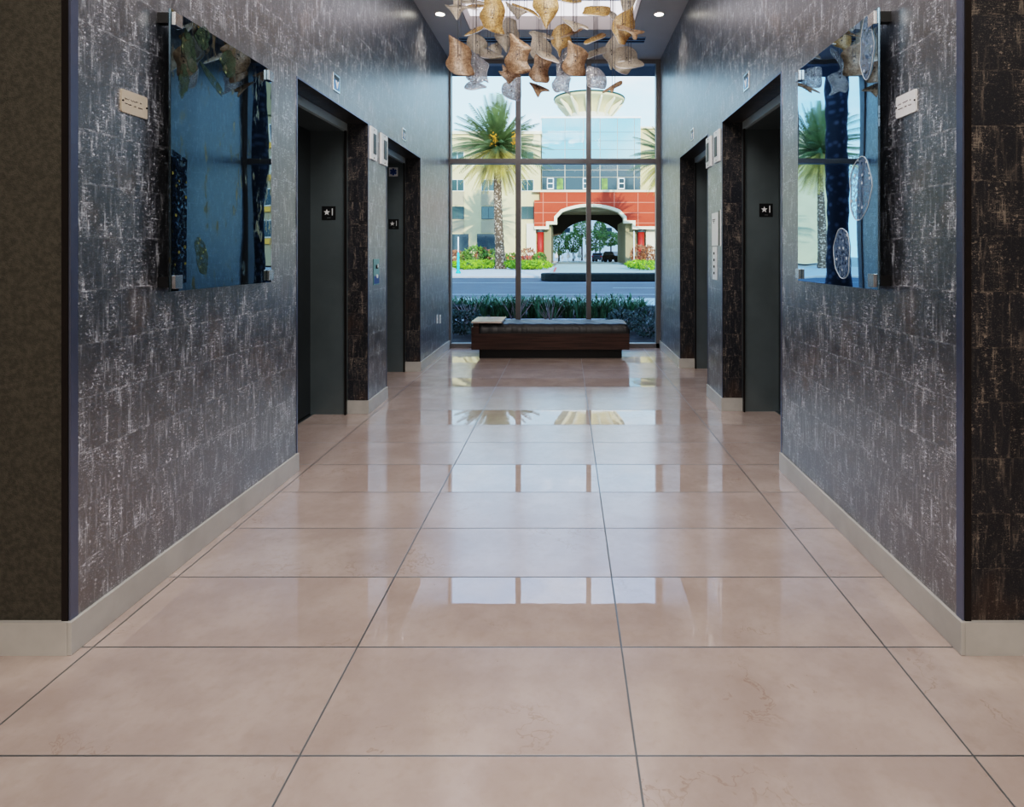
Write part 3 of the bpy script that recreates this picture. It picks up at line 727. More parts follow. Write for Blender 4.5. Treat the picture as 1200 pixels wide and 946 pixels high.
# ------------------------------------------------------------------ chandelier
PET = [  # material, depth, tilt(dx), tilt(dz), outline in photo pixels
('brown', 5.55, .3, .2, [(526,42),(529,42.5),(546.5,53),(551.7,59),(552.5,66),(551.4,75),(556,86),(552,88.5),(535,87.5),(526,81.5),(522,74),(526,65),(526.6,54)]),
('clear', 5.9, -.2, .3, [(553,61),(560,65),(569,72),(573,76),(570.5,86),(572.5,97),(567.5,95),(563,97),(549,94),(546,89),(552.5,86),(552,76)]),
('clear', 5.7, .1, 1.5, [(544,103),(549,96.5),(557,96),(570.5,102),(561.5,104),(552.5,105.5)]),
('pale', 6.3, .2, .1, [(547,52.5),(549,43),(557,40),(564.5,43),(570.5,49.5),(571,55.5),(563,58),(560,64),(554,60)]),
('pale', 6.0, -.2, 1.2, [(564,56),(578,61),(590,66),(585.5,68),(572,68.5),(562,66),(561,59.5)]),
('pale', 6.6, .4, .2, [(572,55),(585.5,49),(588,53),(587,64),(578,60)]),
('amber', 5.8, .1, 2., [(544,42),(552,36),(562,31),(567,32),(563,36),(552.5,40.5)]),
('amber', 5.3, .15, -.2, [(568,-2),(567,7.5),(563,14),(562,20),(565,27),(567,32),(573.5,36),(580,38.6),(591,40),(588.5,31.5),(590,22),(592,13.5),(590.5,7),(586,-1),(578,-6)]),
('pale', 5.6, .3, .3, [(531.5,-3),(531,6),(521,5.6),(526,10.5),(531,17),(534.5,23),(537.5,22),(541,14),(547,10),(557,11.5),(560,11),(549,8),(541,6),(541,-3)]),
('pale', 5.8, .1, 1.6, [(541,1),(552,0),(567,2.5),(567,5),(555,4.5),(542,4)]),
('amber', 6.1, -.3, 1.8, [(547,7),(557,5),(567,5.5),(567,8),(557,9),(549,9)]),
('pale', 6.5, .2, .2, [(593,21),(604,24),(606,34),(609,41),(608,46),(600,44),(597,52),(594,62),(588,54),(581,46),(580,39),(590,40),(589,30)]),
('pale', 6.0, -.2, .4, [(592,2),(600,6),(612,9),(620,13),(611,18),(607,23),(603,18),(597,11)]),
('amber', 5.7, .2, 1.5, [(600,4),(611,7.5),(626,13.5),(633,22.5),(625.5,17),(613.5,11.5),(603,8)]),
('amber', 5.2, -.15, -.1, [(626,-2),(624,7),(628,13.5),(633,19.5),(637.5,30),(640.5,34),(643.5,28),(651,18),(655,9),(653,-1),(648,-6),(632,-6)]),
('amber', 5.6, .1, 1.5, [(653,-3),(662,-1.5),(672,1),(680,.5),(681,2.5),(672,3.8),(660,2)]),
('pale', 5.5, .1, 1.1, [(658.5,21.5),(664,23.5),(675,26.5),(689,32),(688.5,35),(681,32),(673.5,37),(669,31.5),(661.5,26)]),
('amber', 5.95, .25, .1, [(646.5,40),(651,32),(660,28),(667.5,30),(671,35),(667.5,42),(670,49),(664.5,55),(658.5,58.5),(655.5,67.5),(652.5,59),(646,51)]),
('brown', 5.6, -.2, 1.6, [(657,44),(669,38),(680,34),(683,34),(679,37),(670,41)]),
('pale', 5.9, .15, .3, [(624,36),(633,38),(641,40.5),(640,46),(645,52),(646.5,60),(644,66),(634,64),(626,68),(621.5,63),(622,52),(623.5,43),(619.5,39)]),
('pale', 5.7, .1, 1.6, [(638,41),(646,42.5),(649,45),(645,46),(638,44)]),
('brown', 5.35, -.2, -.15, [(597.5,39),(607.5,45),(622,55.5),(620,63),(618,72.5),(622,81),(618,85.5),(607.5,86.5),(598,84.5),(592,76),(591.5,69),(596,61),(598,52)]),
('brown', 5.6, .3, .6, [(584,84),(589,83.5),(588.5,76),(592,78.5),(598,83),(611,89.5),(605,90.5),(602,93),(596.5,98.5),(593,94)]),
('clear', 5.9, .2, .2, [(597.5,95),(604.5,90),(610,91),(610.5,102.5),(610,117),(602,117.5),(594.5,114.5),(590,111.5),(587.5,105.5),(590,98)]),
('brown', 5.7, .2, .25, [(628.5,63.5),(636,69),(646.5,72),(643,80),(642,87),(644,92),(642,97),(634,96.5),(625.5,95),(619.5,88),(622.5,81.5),(626,74),(626,68)]),
('pale', 5.5, .1, 1.4, [(628,60),(640.5,61.5),(649.5,66.5),(655.5,74),(646.5,71.5),(634,67)]),
('brown', 5.75, .2, .9, [(620,97),(626,98),(636,102),(644,106.6),(635,107.5),(631,114),(628,110),(624,102)]),
('clear', 6.0, -.1, .15, [(665,56),(665,63.5),(658.5,75),(659,83),(669,89),(667.5,98),(667,105.5),(669,111.5),(660,107),(652.5,108.5),(648,105),(646.5,98),(652,89),(652,75.5),(657,65)]),
('brown', 5.4, .2, -.15, [(666,47),(672,51),(682,56),(688.5,62),(689,66),(685,75),(686,86),(682.5,89),(667.5,88),(660,83),(658.5,76),(664.5,65),(665,54)]),
('amber', 5.5, .1, .9, [(688,7.5),(712,8),(715,12),(713,18),(706,19),(684,17),(684,13.5)]),
('amber', 5.6, .2, .1, [(742,7),(741.5,16),(744,30),(740,40.5),(734,48),(732,52.5),(725,51),(722,44),(717,36),(717,29),(720.5,21),(728,15),(737,11)]),
('pale', 5.9, -.2, .3, [(728,-4),(745,-4),(742,8),(738,15),(730,12)]),
('pale', 6.1, .1, 1.0, [(712,12),(718,14),(723,18),(718,23),(714.5,19)]),
('brown', 5.45, .3, 1.2, [(723.5,29),(735,32),(744,35),(755,37),(753,39.2),(747.5,40.5),(746,46),(742,45.5),(740,40),(732.5,36),(724,34.5)]),
('amber', 5.7, .3, 1.8, [(684,50),(687.5,47),(696,43),(705.5,39),(710,41),(708,44),(698,48),(687,52)]),
('pale', 5.9, .2, 1.5, [(688,66),(690,61),(699,58),(707,55),(711,57),(709,62),(699,65),(689,69)]),
('pale', 6.2, -.2, .1, [(722,41),(716,45),(711,51),(708,57),(706,65),(712,72),(714.5,80),(717,81.5),(719,73),(727,64),(729,52)]),
('pale', 5.9, .2, .2, [(723,56),(732,54),(740,56),(746,62),(747,69),(752,74),(748,79),(740,81),(735.5,87),(728,86),(719,80),(717.5,72.5),(719,64)]),
('pale', 5.7, .1, 1.3, [(720.5,74),(734,71),(746,69.5),(755,75.5),(750,78.5),(734,80.5),(724,79)]),
('clear', 5.8, .2, .2, [(687,80),(690.5,78),(701,80),(708,87),(711,94),(709,104),(699,103),(689,101),(687,90.5)]),
('brown', 5.6, .1, 1.9, [(706,108),(719,99),(727,95),(729.5,96.5),(728,99.5),(720,103.5),(719,107),(716.5,108.5),(714.5,105.5),(709,108)]),
]
def smooth_closed(pts, k=3):
    n = len(pts); out = []
    for i in range(n):
        p0, p1, p2, p3 = [Vector(pts[(i+j-1) % n]) for j in range(4)]
        for s_ in range(k):
            t_ = s_/k; out.append(.5*((2*p1)+(p2-p0)*t_+(2*p0-5*p1+4*p2-p3)*t_*t_+(3*p1-p0-3*p2+p3)*t_**3))
    return out
ch = thing('chandelier', (-.2, 5.8, ZC+.17), 'hanging chandelier of amber, brown and clear glass petals on thin cables', 'chandelier')
names = {'amber': 'amber glass petal', 'brown': 'brown glass petal', 'pale': 'pale beige glass petal', 'clear': 'clear rippled glass petal'}
MB().box(-1.0, .66, 4.3, 7.2, ZC+.150, ZC+.169).build('canopy', 'rim', ch)
for mt, Y, kx, kz, pts in PET:
    q = smooth_closed([(a, b) for a, b in pts])
    cx_ = sum(p.x for p in q)/len(q); cy_ = sum(p.y for p in q)/len(q)
    cen = P(cx_, cy_, Y)
    bm = bmesh.new(); vs = [bm.verts.new((p.x, p.y, 0)) for p in q]
    for tr in tessellate_polygon([[Vector((p.x, p.y, 0)) for p in q]]):
        try: bm.faces.new([vs[i] for i in tr])
        except ValueError: pass
    bmesh.ops.subdivide_edges(bm, edges=bm.edges[:], cuts=1, use_grid_fill=True)
    for v in bm.verts:
        dx, dz = (v.co.x-cx_)/F*Y, -(v.co.y-cy_)/F*Y
        Yd = Y+kx*dx+kz*dz+1.6*(dx*dx)*(1 if kx > 0 else -1)+.25*math.sin(dx*26)*.05
        v.co = P(v.co.x, v.co.y, Yd)-Vector(ch.location)
    bmesh.ops.recalc_face_normals(bm, faces=bm.faces)
    me = bpy.data.meshes.new('glass_petal'); bm.to_mesh(me); bm.free()
    for p_ in me.polygons: p_.use_smooth = True
    me.materials.append(M[mt]); me.materials.append(M['rim'] if mt != 'brown' else M['pale'])
    po = bpy.data.objects.new('glass_petal', me); COL.objects.link(po); po.parent = ch; po['label'] = names[mt]
    sm = po.modifiers.new('thick', 'SOLIDIFY'); sm.thickness = .009; sm.offset = 0; sm.material_offset_rim = 1
    for dx in (-.012, .014):
        zc = cen.z
        MB().tube([(cen.x+dx, Y-.012, zc+.01*dx), (cen.x+dx, Y-.012, ZC+.15)], .0022, 5).build('cable', 'cable', po)
    for sz in (1, -1):
        MB().tube([(cen.x, Y-.018, cen.z+sz*.02), (cen.x, Y-.006, cen.z+sz*.02)], .005, 8).build('cable_grip', 'black', po)

# ------------------------------------------------------------------ bench
bx0, bx1 = -1.232, .812; by0, by1 = 7.94, 8.56
b = thing('lobby_bench', (-.2, 8.25, 0), 'long dark wood bench with black leather cushion before the window', 'bench')
MB().box(bx0+.09, bx1-.09, 8.04, 8.50, 0, .125).build('plinth', 'black', b)
MB().box(bx0, bx1, by0, by1, .125, .335).build('body', 'wood', b, bevel=.004)
MB().box(bx0, bx0+.10, by0, by1, .3352, .418).build('end_block', 'wood', b, bevel=.003)
def cushion():
    bm = bmesh.new(); nx, ny = 60, 16
    x0, x1 = bx0+.101, bx1+.004
    g_ = []
    for i in range(nx+1):
        rowv = []
        for j in range(ny+1):
            u, v = i/nx, j/ny
            x = x0+(x1-x0)*u; y = by0-.004+(by1-by0+.008)*v
            ed = min((1-u)*(x1-x0), v*.62, (1-v)*.62, u*(x1-x0)+.06)/.07
            ed = max(0, min(1, ed)); z = .395+.062*math.sqrt(1-(1-ed)**2)
            z += .004*math.sin(x*31+y*14)*ed
            rowv.append(bm.verts.new((x+.2, y-8.25, z)))
        g_.append(rowv)
    for i in range(nx):
        for j in range(ny): bm.faces.new((g_[i][j], g_[i+1][j], g_[i+1][j+1], g_[i][j+1]))
    be = [e for e in bm.edges if e.is_boundary]
    r = bmesh.ops.extrude_edge_only(bm, edges=be)
    for v in r['geom']:
        if isinstance(v, bmesh.types.BMVert): v.co.z = .336
    bmesh.ops.recalc_face_normals(bm, faces=bm.faces)
    me = bpy.data.meshes.new('cushion'); bm.to_mesh(me); bm.free()
    for p_ in me.polygons: p_.use_smooth = True
    me.materials.append(M['leather']); o = bpy.data.objects.new('cushion', me); COL.objects.link(o); o.parent = b
cushion()
tb = thing('bench_side_table', (-1.03, 8.25, .458), 'flat wooden slab table lying on the left end of the bench', 'side table')
MB().box(-1.235, -.835, 7.93, 8.54, .466, .49).build('table_top', 'woodtop', tb, bevel=.003)
MB().box(-1.215, -1.14, 7.97, 8.50, .4185, .466).build('support', 'wood', tb)

# ------------------------------------------------------------------ outside ground
def slab(name, mat, x0, x1, y0, y1, z0, z1, lab): o = box(name, mat, x0, x1, y0, y1, z0, z1); struct(o, lab); return o
slab('ground', 'lawn', -160, 160, 9.3, 260, -.5, -.2, 'ground outside')
slab('planting_bed', 'soil', -20, 20, 9.3, 12.2, -.2, -.04, 'dark planting soil outside window')
slab('garden_path', 'path', -20, 20, 12.2, 13.1, -.2, -.02, 'pale strip of path between plantings')
slab('kerbside_bed', 'soil', -20, 20, 13.1, 16.2, -.2, -.03, 'dark soil under strap leaved plants')
slab('near_sidewalk', 'path', -40, 60, 16.2, 18.8, -.2, 0, 'pale near sidewalk')
slab('road', 'asphalt', -100, 100, 18.8, 37, -.2, -.12, 'blue grey shaded street')
slab('far_sidewalk', 'concrete', -100, 100, 37, 62, -.2, 0, 'sunlit far sidewalk')
slab('driveway', 'drive', P(649, 0, 60).x, P(745, 0, 60).x, 44, 105, -.1, .012, 'greenish driveway to the archway')
m = MB()
for y, w, x0, x1 in ((22.2, .10, -40, 40), (26.5, .12, -9, -5.6), (26.5, .12, 2, 6), (31, .12, -40, 40)):
    m.box(x0, x1, y, y+w, -.12, -.114)
o = m.build('lane_lines', 'line'); struct(o, 'faint pale lane lines')
m = MB(); a0, a1 = P(651, 0, 58), P(649, 0, 47)
m.quad((P(650.5, 0, 59).x, 59, .02), (P(652.5, 0, 59).x, 59, .02), (P(650.5, 0, 45).x, 45, .02), (P(648, 0, 45).x, 45, .02))
o = m.build('red_kerb_line', 'redline'); struct(o, 'red painted kerb line by the driveway')
# low dark median
pts = []
xs0 = P(653, 0, 33).x
for k in range(9): a = PI/2+k*PI/8; pts.append((xs0+.9*math.cos(a)+.0, 33.4+.9*math.sin(a)))
m = MB(); n0 = len(pts); pts = pts+[(30, 32.5), (30, 34.3)]
mm_ = MB().prism([(x, y) for x, y in pts], (0, 0, -.119), (1, 0, 0), (0, 1, 0), (0, 0, .42)); mm_.build('median_hedge', 'hedge', bevel=.12)
tag(bpy.data.objects['median_hedge'], 'low black-green clipped median hedge across the street', 'hedge')

# ------------------------------------------------------------------ foliage
def leafball(m, c, rx, ry, rz, n, size, rr, up=False):
    for _ in range(n):
        u = rr.uniform(-1, 1); a = rr.uniform(0, 2*PI); rad = rr.uniform(.55, 1)**.5
        d = Vector((math.sqrt(1-u*u)*math.cos(a), math.sqrt(1-u*u)*math.sin(a), u))*rad
        p = Vector(c)+Vector((d.x*rx, d.y*ry, d.z*rz))
        t1 = Vector((rr.gauss(0, 1), rr.gauss(0, 1), rr.gauss(0, 1))).normalized(); t2 = t1.orthogonal().normalized()
        s_ = size*rr.uniform(.6, 1.3)
        m.quad(p-t1*s_, p-t2*s_*.45, p+t1*s_, p+t2*s_*.45)

def strap_plant(seed):
    rr = random.Random(seed); m = MB()
    for _ in range(46):
        a = rr.uniform(0, 2*PI); L = rr.uniform(.38, .62); w = rr.uniform(.012, .022); out = rr.uniform(.12, .42); lean = Vector((math.cos(a), math.sin(a), 0))
        side = Vector((-math.sin(a), math.cos(a), 0)); prev = None
        b0 = Vector((rr.uniform(-.1, .1), rr.uniform(-.1, .1), 0))
        for k in range(6):
            t_ = k/5; c_ = b0+lean*(out*t_**1.4)+Vector((0, 0, L*(t_-.42*t_**3)*1.35*(1-.35*out)))
            ww = w*(1-t_)**.6+.002
            cur = (c_-side*ww, c_+side*ww)
            if prev: m.quad(prev[0], prev[1], cur[1], cur[0])
            prev = cur
    return m
protos = []
for k in range(3):
    o = strap_plant(50+k).build('strap_leaf_plant', 'leafd', origin=(0, 0, 0)); protos.append(o)
used = [False]*3
gx = -3.2; i = 0
while gx < 1.75:
    for yy in (13.35, 14.0):
        k = i % 3
        o = protos[k] if not used[k] else protos[k].copy()
        if used[k]: COL.objects.link(o)
        used[k] = True
        o.location = (gx+R.uniform(-.06, .06), yy+R.uniform(-.1, .1), -.03); o.rotation_euler.z = R.uniform(0, 6)
        s_ = R.uniform(.92, 1.12); o.scale = (s_, s_, s_)
        tag(o, 'green strap-leaved plant in the dense row outside the window', 'plant', 'strap-leaved plants outside the window'); i += 1
    gx += .27
def shrub(c, r, h, n, size, mat, label, group=None, seed=1, stems=True, name='shrub'):
    rr = random.Random(seed); z0 = c[2]
    t = thing(name, c, label, 'shrub', group)
    m = MB(); leafball(m, (c[0], c[1], z0+h*.55), r, r, h*.5, n, size, rr); m.build('foliage', mat, t)
    s_ = MB()
    for _ in range(5):
        a = rr.uniform(0, 6.28); s_.tube([(c[0], c[1], z0-.02), (c[0]+math.cos(a)*r*.5, c[1]+math.sin(a)*r*.5, z0+h*.7)], size*.12, 4)
    s_.build('stem', 'stem', t)
    return t
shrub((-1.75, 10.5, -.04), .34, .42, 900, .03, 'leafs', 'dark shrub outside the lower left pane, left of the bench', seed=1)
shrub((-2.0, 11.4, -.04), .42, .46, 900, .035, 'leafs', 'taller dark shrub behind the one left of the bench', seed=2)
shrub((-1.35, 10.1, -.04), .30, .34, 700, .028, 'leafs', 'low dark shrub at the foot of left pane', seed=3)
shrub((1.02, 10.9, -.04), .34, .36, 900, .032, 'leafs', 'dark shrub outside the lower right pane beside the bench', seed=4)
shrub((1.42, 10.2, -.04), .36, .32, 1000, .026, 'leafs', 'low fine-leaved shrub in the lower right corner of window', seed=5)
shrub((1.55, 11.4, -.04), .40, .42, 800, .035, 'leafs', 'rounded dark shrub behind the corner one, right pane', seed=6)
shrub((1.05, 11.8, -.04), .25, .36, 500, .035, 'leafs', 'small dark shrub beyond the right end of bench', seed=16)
def bare(c, label, seed):
    rr = random.Random(seed); t = MB()
    for _ in range(14):
        a = rr.uniform(0, 2*PI); o_ = rr.uniform(.12, .34); h = rr.uniform(.42, .60)
        p0 = Vector(c); p1 = p0+Vector((math.cos(a)*o_*.4, math.sin(a)*o_*.4, h*.55)); p2 = p0+Vector((math.cos(a)*o_, math.sin(a)*o_, h))
        t.tube([p0, p1, p2], [.006, .005, .003], 4)
        if rr.random() < .7: t.tube([p1, p1+Vector((rr.uniform(-.1, .1), 0, .14))], [.004, .002], 4)
    o = t.build('bare_stemmed_shrub', 'stem', origin=c); tag(o, label, 'shrub')
bare((-.93, 11.2, -.04), 'bare twiggy shrub behind the left mullion', 3)
bare((-.28, 10.9, -.04), 'bare twiggy shrub showing above the middle of bench', 5)
bare((-1.72, 11.0, -.02), 'bare twiggy shrub behind the slab table', 9)

# ------------------------------------------------------------------ palms
def palm(base, top, r0, r1, L, nf, label, seed, trunkmat='trunk', leaf=1.0, name='date_palm', steps=26):
    rr = random.Random(seed); base, top = Vector(base), Vector(top)
    t = thing(name, tuple(base), label, 'palm tree')
    pts = []; rad = []
    N = 40
    for k in range(N+1):
        u = k/N; p = base.lerp(top, u); p.x += (top.x-base.x)*.35*math.sin(PI*u)
        pts.append(p); rad.append((r0+(r1-r0)*u)*(1.07 if k % 2 else .97)*(1.25-.25*min(1, u*6)))
    MB().tube(pts, rad, 16).build('trunk', trunkmat, t)
    mats = {'green': MB(), 'dry': MB()}
    for i in range(nf):
        el = math.radians(86-(i/nf)**.85*148+rr.uniform(-6, 6)); az = i*2.39996+rr.uniform(-.2, .2)
        d = Vector((math.cos(az)*math.cos(el), math.sin(az)*math.cos(el), math.sin(el)))
        LL = L*rr.uniform(.85, 1.05)*(1 if el > -.2 else .72)
        m = mats['dry' if el < math.radians(-8) else 'green']
        side = Vector((-math.sin(az), math.cos(az), 0)); prev = None
        cpts = []
        for k in range(steps+1):
            u = k/steps; q = top+d*LL*u+Vector((0, 0, -LL*(.30*math.cos(el)+.04)*u*u)); cpts.append(q)
        m.tube(cpts[::max(1, steps//8)], [.06*(1-.85*k/8) for k in range(len(cpts[::max(1, steps//8)]))], 4)
        for k in range(2, steps+1):
            u = k/steps; q = cpts[k]; tg = (cpts[k]-cpts[k-1]).normalized()
            ll = leaf*LL*.115*(math.sin(PI*min(1, u*.92+.06))**.6+.25)
            nrm = side.cross(tg).normalized()
            for sg in (-1, 1):
                dr = (side*sg*.75+tg*.75+nrm*(.15)+Vector((0, 0, -.25))).normalized()
                w = tg*.05*LL/4.4
                m.quad(q-w, q+w, q+dr*ll+w*.2, q+dr*ll-w*.2)
    mats['green'].build('frond_crown', 'frond', t)
    if mats['dry'].v: mats['dry'].build('lower_fronds', 'frondy', t)
    return t
YP = 54
pb = P(587, 314, YP); pb.z = 0; pt = P(583, 174, YP)
pl = palm(pb, pt, .42, .30, 5.0, 190, 'tall date palm beyond the street, seen left of middle', 4, leaf=1.0)
m = MB()
for dx, dy in ((-.15, -.9), (1.6, -.9)):
    for k in range(60):
        a, b_, c_ = R.gauss(0, .14), R.gauss(0, .1), R.gauss(0, .3)
        m.lathe([(.001, -.06), (.06, 0), (.001, .06)], (pt.x+dx+a, YP+dy-.5+b_, pt.z+.55+c_), 5)
m.build('date_clusters', 'dates', pl)
pb = P(790, 314, 56); pb.z = 0; pt = P(789, 185, 56)
palm(pb, pt, .40, .30, 4.7, 150, 'tall date palm beyond the street, mostly hidden behind right window edge', 9, leaf=1.0)
palm((-19.8, 54, 0), (-19.6, 54, 10.2), .42, .30, 5.0, 150, 'tall date palm further left beyond the street, seen only mirrored in right art panel', 21)
palm((2.88, 12.3, 0), (2.92, 12.3, 9.6), .165, .14, 3.0, 46, 'near dark palm trunk outside to the right, seen mirrored in left art panel', 11, 'trunkd', 1.2, 'garden_palm', 18)
palm((-2.80, 12.3, 0), (-2.85, 12.3, 9.8), .22, .18, 3.0, 46, 'near dark palm trunk outside to the left, seen mirrored in right art panel', 12, 'trunkd', 1.2, 'garden_palm', 18)

# ------------------------------------------------------------------ building across the street
YB = 80.0
bl = thing('apartment_building', (P(560, 0, YB).x, YB, 0), 'cream stucco building with rows of dark windows behind the tall palm', 'building')
def face(px0, px1, py0, py1, Y, y1, mat, nm, par, bevel=0, z0=None):
    a, b_ = P(px0, py1, Y), P(px1, py0, Y)
    return MB().box(a.x, b_.x, Y, y1, a.z if z0 is None else z0, b_.z).build(nm, mat, par, bevel)
face(380, 633.5, 157, 309, YB, YB+14, 'stucco', 'wall', bl, z0=0)
face(378, 635, 153.5, 157, YB-.35, YB+14, 'trimc', 'parapet', bl)
for (a, b_) in ((520, 543.8), (563.8, 581.5)):
    for (c_, d_) in ((224.8, 241), (257.6, 273)):
        face(a, b_, c_, d_, YB-.06, YB, 'tan', 'spandrel', bl)
wins = []
for (c_, d_) in ((178, 191), (210.4, 224), (242, 257)):
    for (a, b_) in ((455, 471), (492, 508), (528.3, 543.8), (564.2, 581), (611, 625.4)):
        wins.append((a, b_, c_, d_, 'tealglass'))
for (a, b_) in ((460, 482), (492, 513), (528.3, 549), (559, 580.8)):
    wins.append((a, b_, 274.3, 300.5, 'dglass'))
for (a, b_, c_, d_, gm) in wins:
    f = face(a, b_, c_, d_, YB-.09, YB-.02, 'wframe' if d_ < 230 else 'darkframe', 'window', bl)
    wd = (b_-a); n = 2
    for q in range(n):
        x0 = a+.5+q*(wd-.4)/n; x1 = x0+(wd-.4)/n-.5
        p0, p1 = P(x0, d_-.5, YB), P(x1, c_+.5, YB)
        g_ = MB().box(p0.x, p1.x, YB-.12, YB-.091, p0.z, p1.z).build('pane', gm, f)
face(592, 640, 300, 309, YB-1.6, YB-1.0, 'redcol', 'low_wall', bl, z0=0)

# glazed building above
gb = thing('glass_office_block', (P(692, 0, YB+1).x, YB+1, 0), 'pale blue glass curtain wall block above the red archway', 'building')
YG = YB+1.0
face(634.8, 750.8, 137.5, 224, YG, YG+20, 'stuccow', 'wall', gb)
face(634.0, 751.4, 136.6, 138.4, YG-.2, YG+12, 'wframe', 'roof_edge', gb)
vxs = [634.8, 662.1, 683.8, 703.2, 723.5, 743.3, 750.8]
up = [138.4, 155.2, 165.2, 175.5, 185.5, 191.5]; lo = [192.5, 199.2, 207.7, 222.8]
for rows, gm in ((up, 'skyglass'), (lo, 'dglass')):
    for j in range(len(rows)-1):
        for i_ in range(len(vxs)-1):
            w = .28 if gm == 'skyglass' else .45
            p0, p1 = P(vxs[i_]+w, rows[j+1]-w*.8, YG), P(vxs[i_+1]-w, rows[j]+w*.8, YG)
            MB().box(p0.x, p1.x, YG-.12, YG, p0.z, p1.z).build('glass_panel', gm, gb)
for (a, b_) in ((641, 649), (683, 688), (724.5, 732)):
    f = face(a, b_, 208.6, 221.6, YG-.2, YG-.12, 'wframe', 'opening_light', gb)
    for (c_, d_) in ((209.8, 214.6), (215.8, 220.6)):
        p0, p1 = P(a+1, d_, YG), P(b_-1, c_, YG); MB().box(p0.x, p1.x, YG-.25, YG-.201, p0.z, p1.z).build('pane', 'dglass', f)
# green blinds
for (a, b_) in ((652.5, 660), (705, 712)):
    face(a, b_, 209, 222, YG-.16, YG-.121, 'leafm', 'green_blind', gb)
face(633.5, 752, 222.8, 224.6, YG-.5, YG, 'wframe', 'sill_band', gb)

# right cream block
rb = thing('corner_building', (P(775, 0, YB+2).x, YB+2, 0), 'cream stucco block at the right edge of the window', 'building')
face(750.8, 860, 150.5, 232, YB+2, YB+14, 'stucco', 'wall', rb, z0=0)
face(750.8, 861, 148.3, 150.5, YB+1.6, YB+14, 'trimc', 'parapet', rb)

hb = thing('gabled_apartment_house', (32, 70, 0), 'tan apartment house with yellow awnings, seen only mirrored in left art panel', 'building')
MB().box(25, 40, 70, 80, 0, 17).build('wall', 'tan', hb)
MB().prism_y([(24.5, 17), (40.5, 17), (32.5, 22)], 69.5, 80).build('roof', 'inner', hb)
for i in range(7):
    for j in range(4):
        f = MB().box(25.8+i*2, 26.9+i*2, 69.9, 70, 3.2+j*3.6, 5.2+j*3.6).build('window', 'wframe', hb)
        MB().box(25.9+i*2, 26.8+i*2, 69.85, 69.899, 3.3+j*3.6, 5.1+j*3.6).build('pane', 'dglass', f)
        MB().box(25.7+i*2, 27.0+i*2, 69.5, 69.9, 2.5+j*3.6, 3.1+j*3.6).build('awning', 'yel', hb)
# rotunda
YD = 95.0; c = P(690.6, 117, YD)
rd = MB().lathe([(3.3, -10), (3.3, -2.6), (3.0, -2.2), (2.6, -1.8)], tuple(c), 40).build('rotunda_drum', 'stuccow', gb)
MB().lathe([(3.2, -2.6), (3.5, -1.5), (4.4, -.75), (5.25, -.45), (5.4, -.35), (5.4, -.05), (1, .3)], tuple(c), 48, False).build('canopy', 'stucco', rd)
MB().lathe([(5.38, -.06), (5.5, -.06), (5.5, .14), (5.38, .14)], tuple(c), 48, False).build('rim', 'rimg', rd)
for k in range(14):
    a = 2*PI*k/14+.1; d = Vector((math.cos(a), math.sin(a), 0)); s_ = Vector((-d.y, d.x, 0))*.12
    MB().prism([(3.25, -3.0), (5.2, -.75), (5.2, -.45), (3.25, -1.5)], c-s_, d, (0, 0, 1), s_*2).build('rib', 'trimc', rd)

# red archway
YA = 79.0
ar = thing('red_archway', (P(690, 0, YA).x, YA, 0), 'terracotta red archway with cream moulding over a driveway', 'archway')
low = [(626, 268), (642.5, 268), (642.5, 262.3), (652, 262.3), (652, 255)]
for k in range(13):
    u = k/12; x = 652+79.5*u; y = 255-13.5*(math.sin(PI*(u*.93+.035))**.62) if 0 < k < 12 else 255
    low.append((x, y))
low[4] = (652, 258)
low += [(731.8, 261), (742, 261), (742, 268), (790, 268)]
outl = low+[(790, 224.8), (633, 224.8), (633, 234.6), (626, 234.6)]
wl = [(P(x, y, YA).x, P(x, y, YA).z) for x, y in outl]
MB().prism_y(wl, YA, YA+1.2).build('arch_wall', 'red', ar)
def band(line, w, y0, y1, nm, mat):
    q = [Vector((P(x, y, YA).x, P(x, y, YA).z)) for x, y in line]
    q = [p for i, p in enumerate(q) if i == 0 or (p-q[i-1]).length > 1e-4]
    up, dn = [], []
    for i, p in enumerate(q):
        d0 = (p-q[i-1]).normalized() if i else (q[1]-p).normalized(); d1 = (q[i+1]-p).normalized() if i < len(q)-1 else d0
        n0, n1 = Vector((-d0.y, d0.x)), Vector((-d1.y, d1.x)); n_ = (n0+n1).normalized(); n_ /= max(.5, n_.dot(n0))
        up.append(p+n_*w*.75); dn.append(p-n_*w*.25)
    m = MB()
    for i in range(len(q)-1):
        j = len(m.v)
        for y in (y0, y1):
            for p in (dn[i], dn[i+1], up[i+1], up[i]): m.v.append((p.x, y, p.y))
        m.f += [(j, j+1, j+2, j+3), (j+7, j+6, j+5, j+4), (j, j+4, j+5, j+1), (j+3, j+2, j+6, j+7)]
        if i == 0: m.f.append((j, j+3, j+7, j+4))
        if i == len(q)-2: m.f.append((j+1, j+5, j+6, j+2))
    return m.build(nm, mat, ar)
band(low, .38, YA-.2, YA+1.3, 'arch_moulding', 'trimc')
face(624, 790, 222.8, 224.9, YA-.15, YA+1.2, 'trimc', 'top_moulding', ar)
for px in (633.3, 751.2):
    p = P(px, 0, YA+.6)
    cshape = MB().lathe([(.42, 0), (.42, 4.1)], (p.x, YA+.6, 0), 20).build('column', 'redcol', ar)
    MB().lathe([(.5, 4.1), (.5, 4.22), (.46, 4.5)], (p.x, YA+.6, 0), 20).build('capital', 'darkframe', cshape)
    MB().box(p.x-.6, p.x+.6, YA, YA+1.2, 0, .55).build('base', 'redcol', cshape)
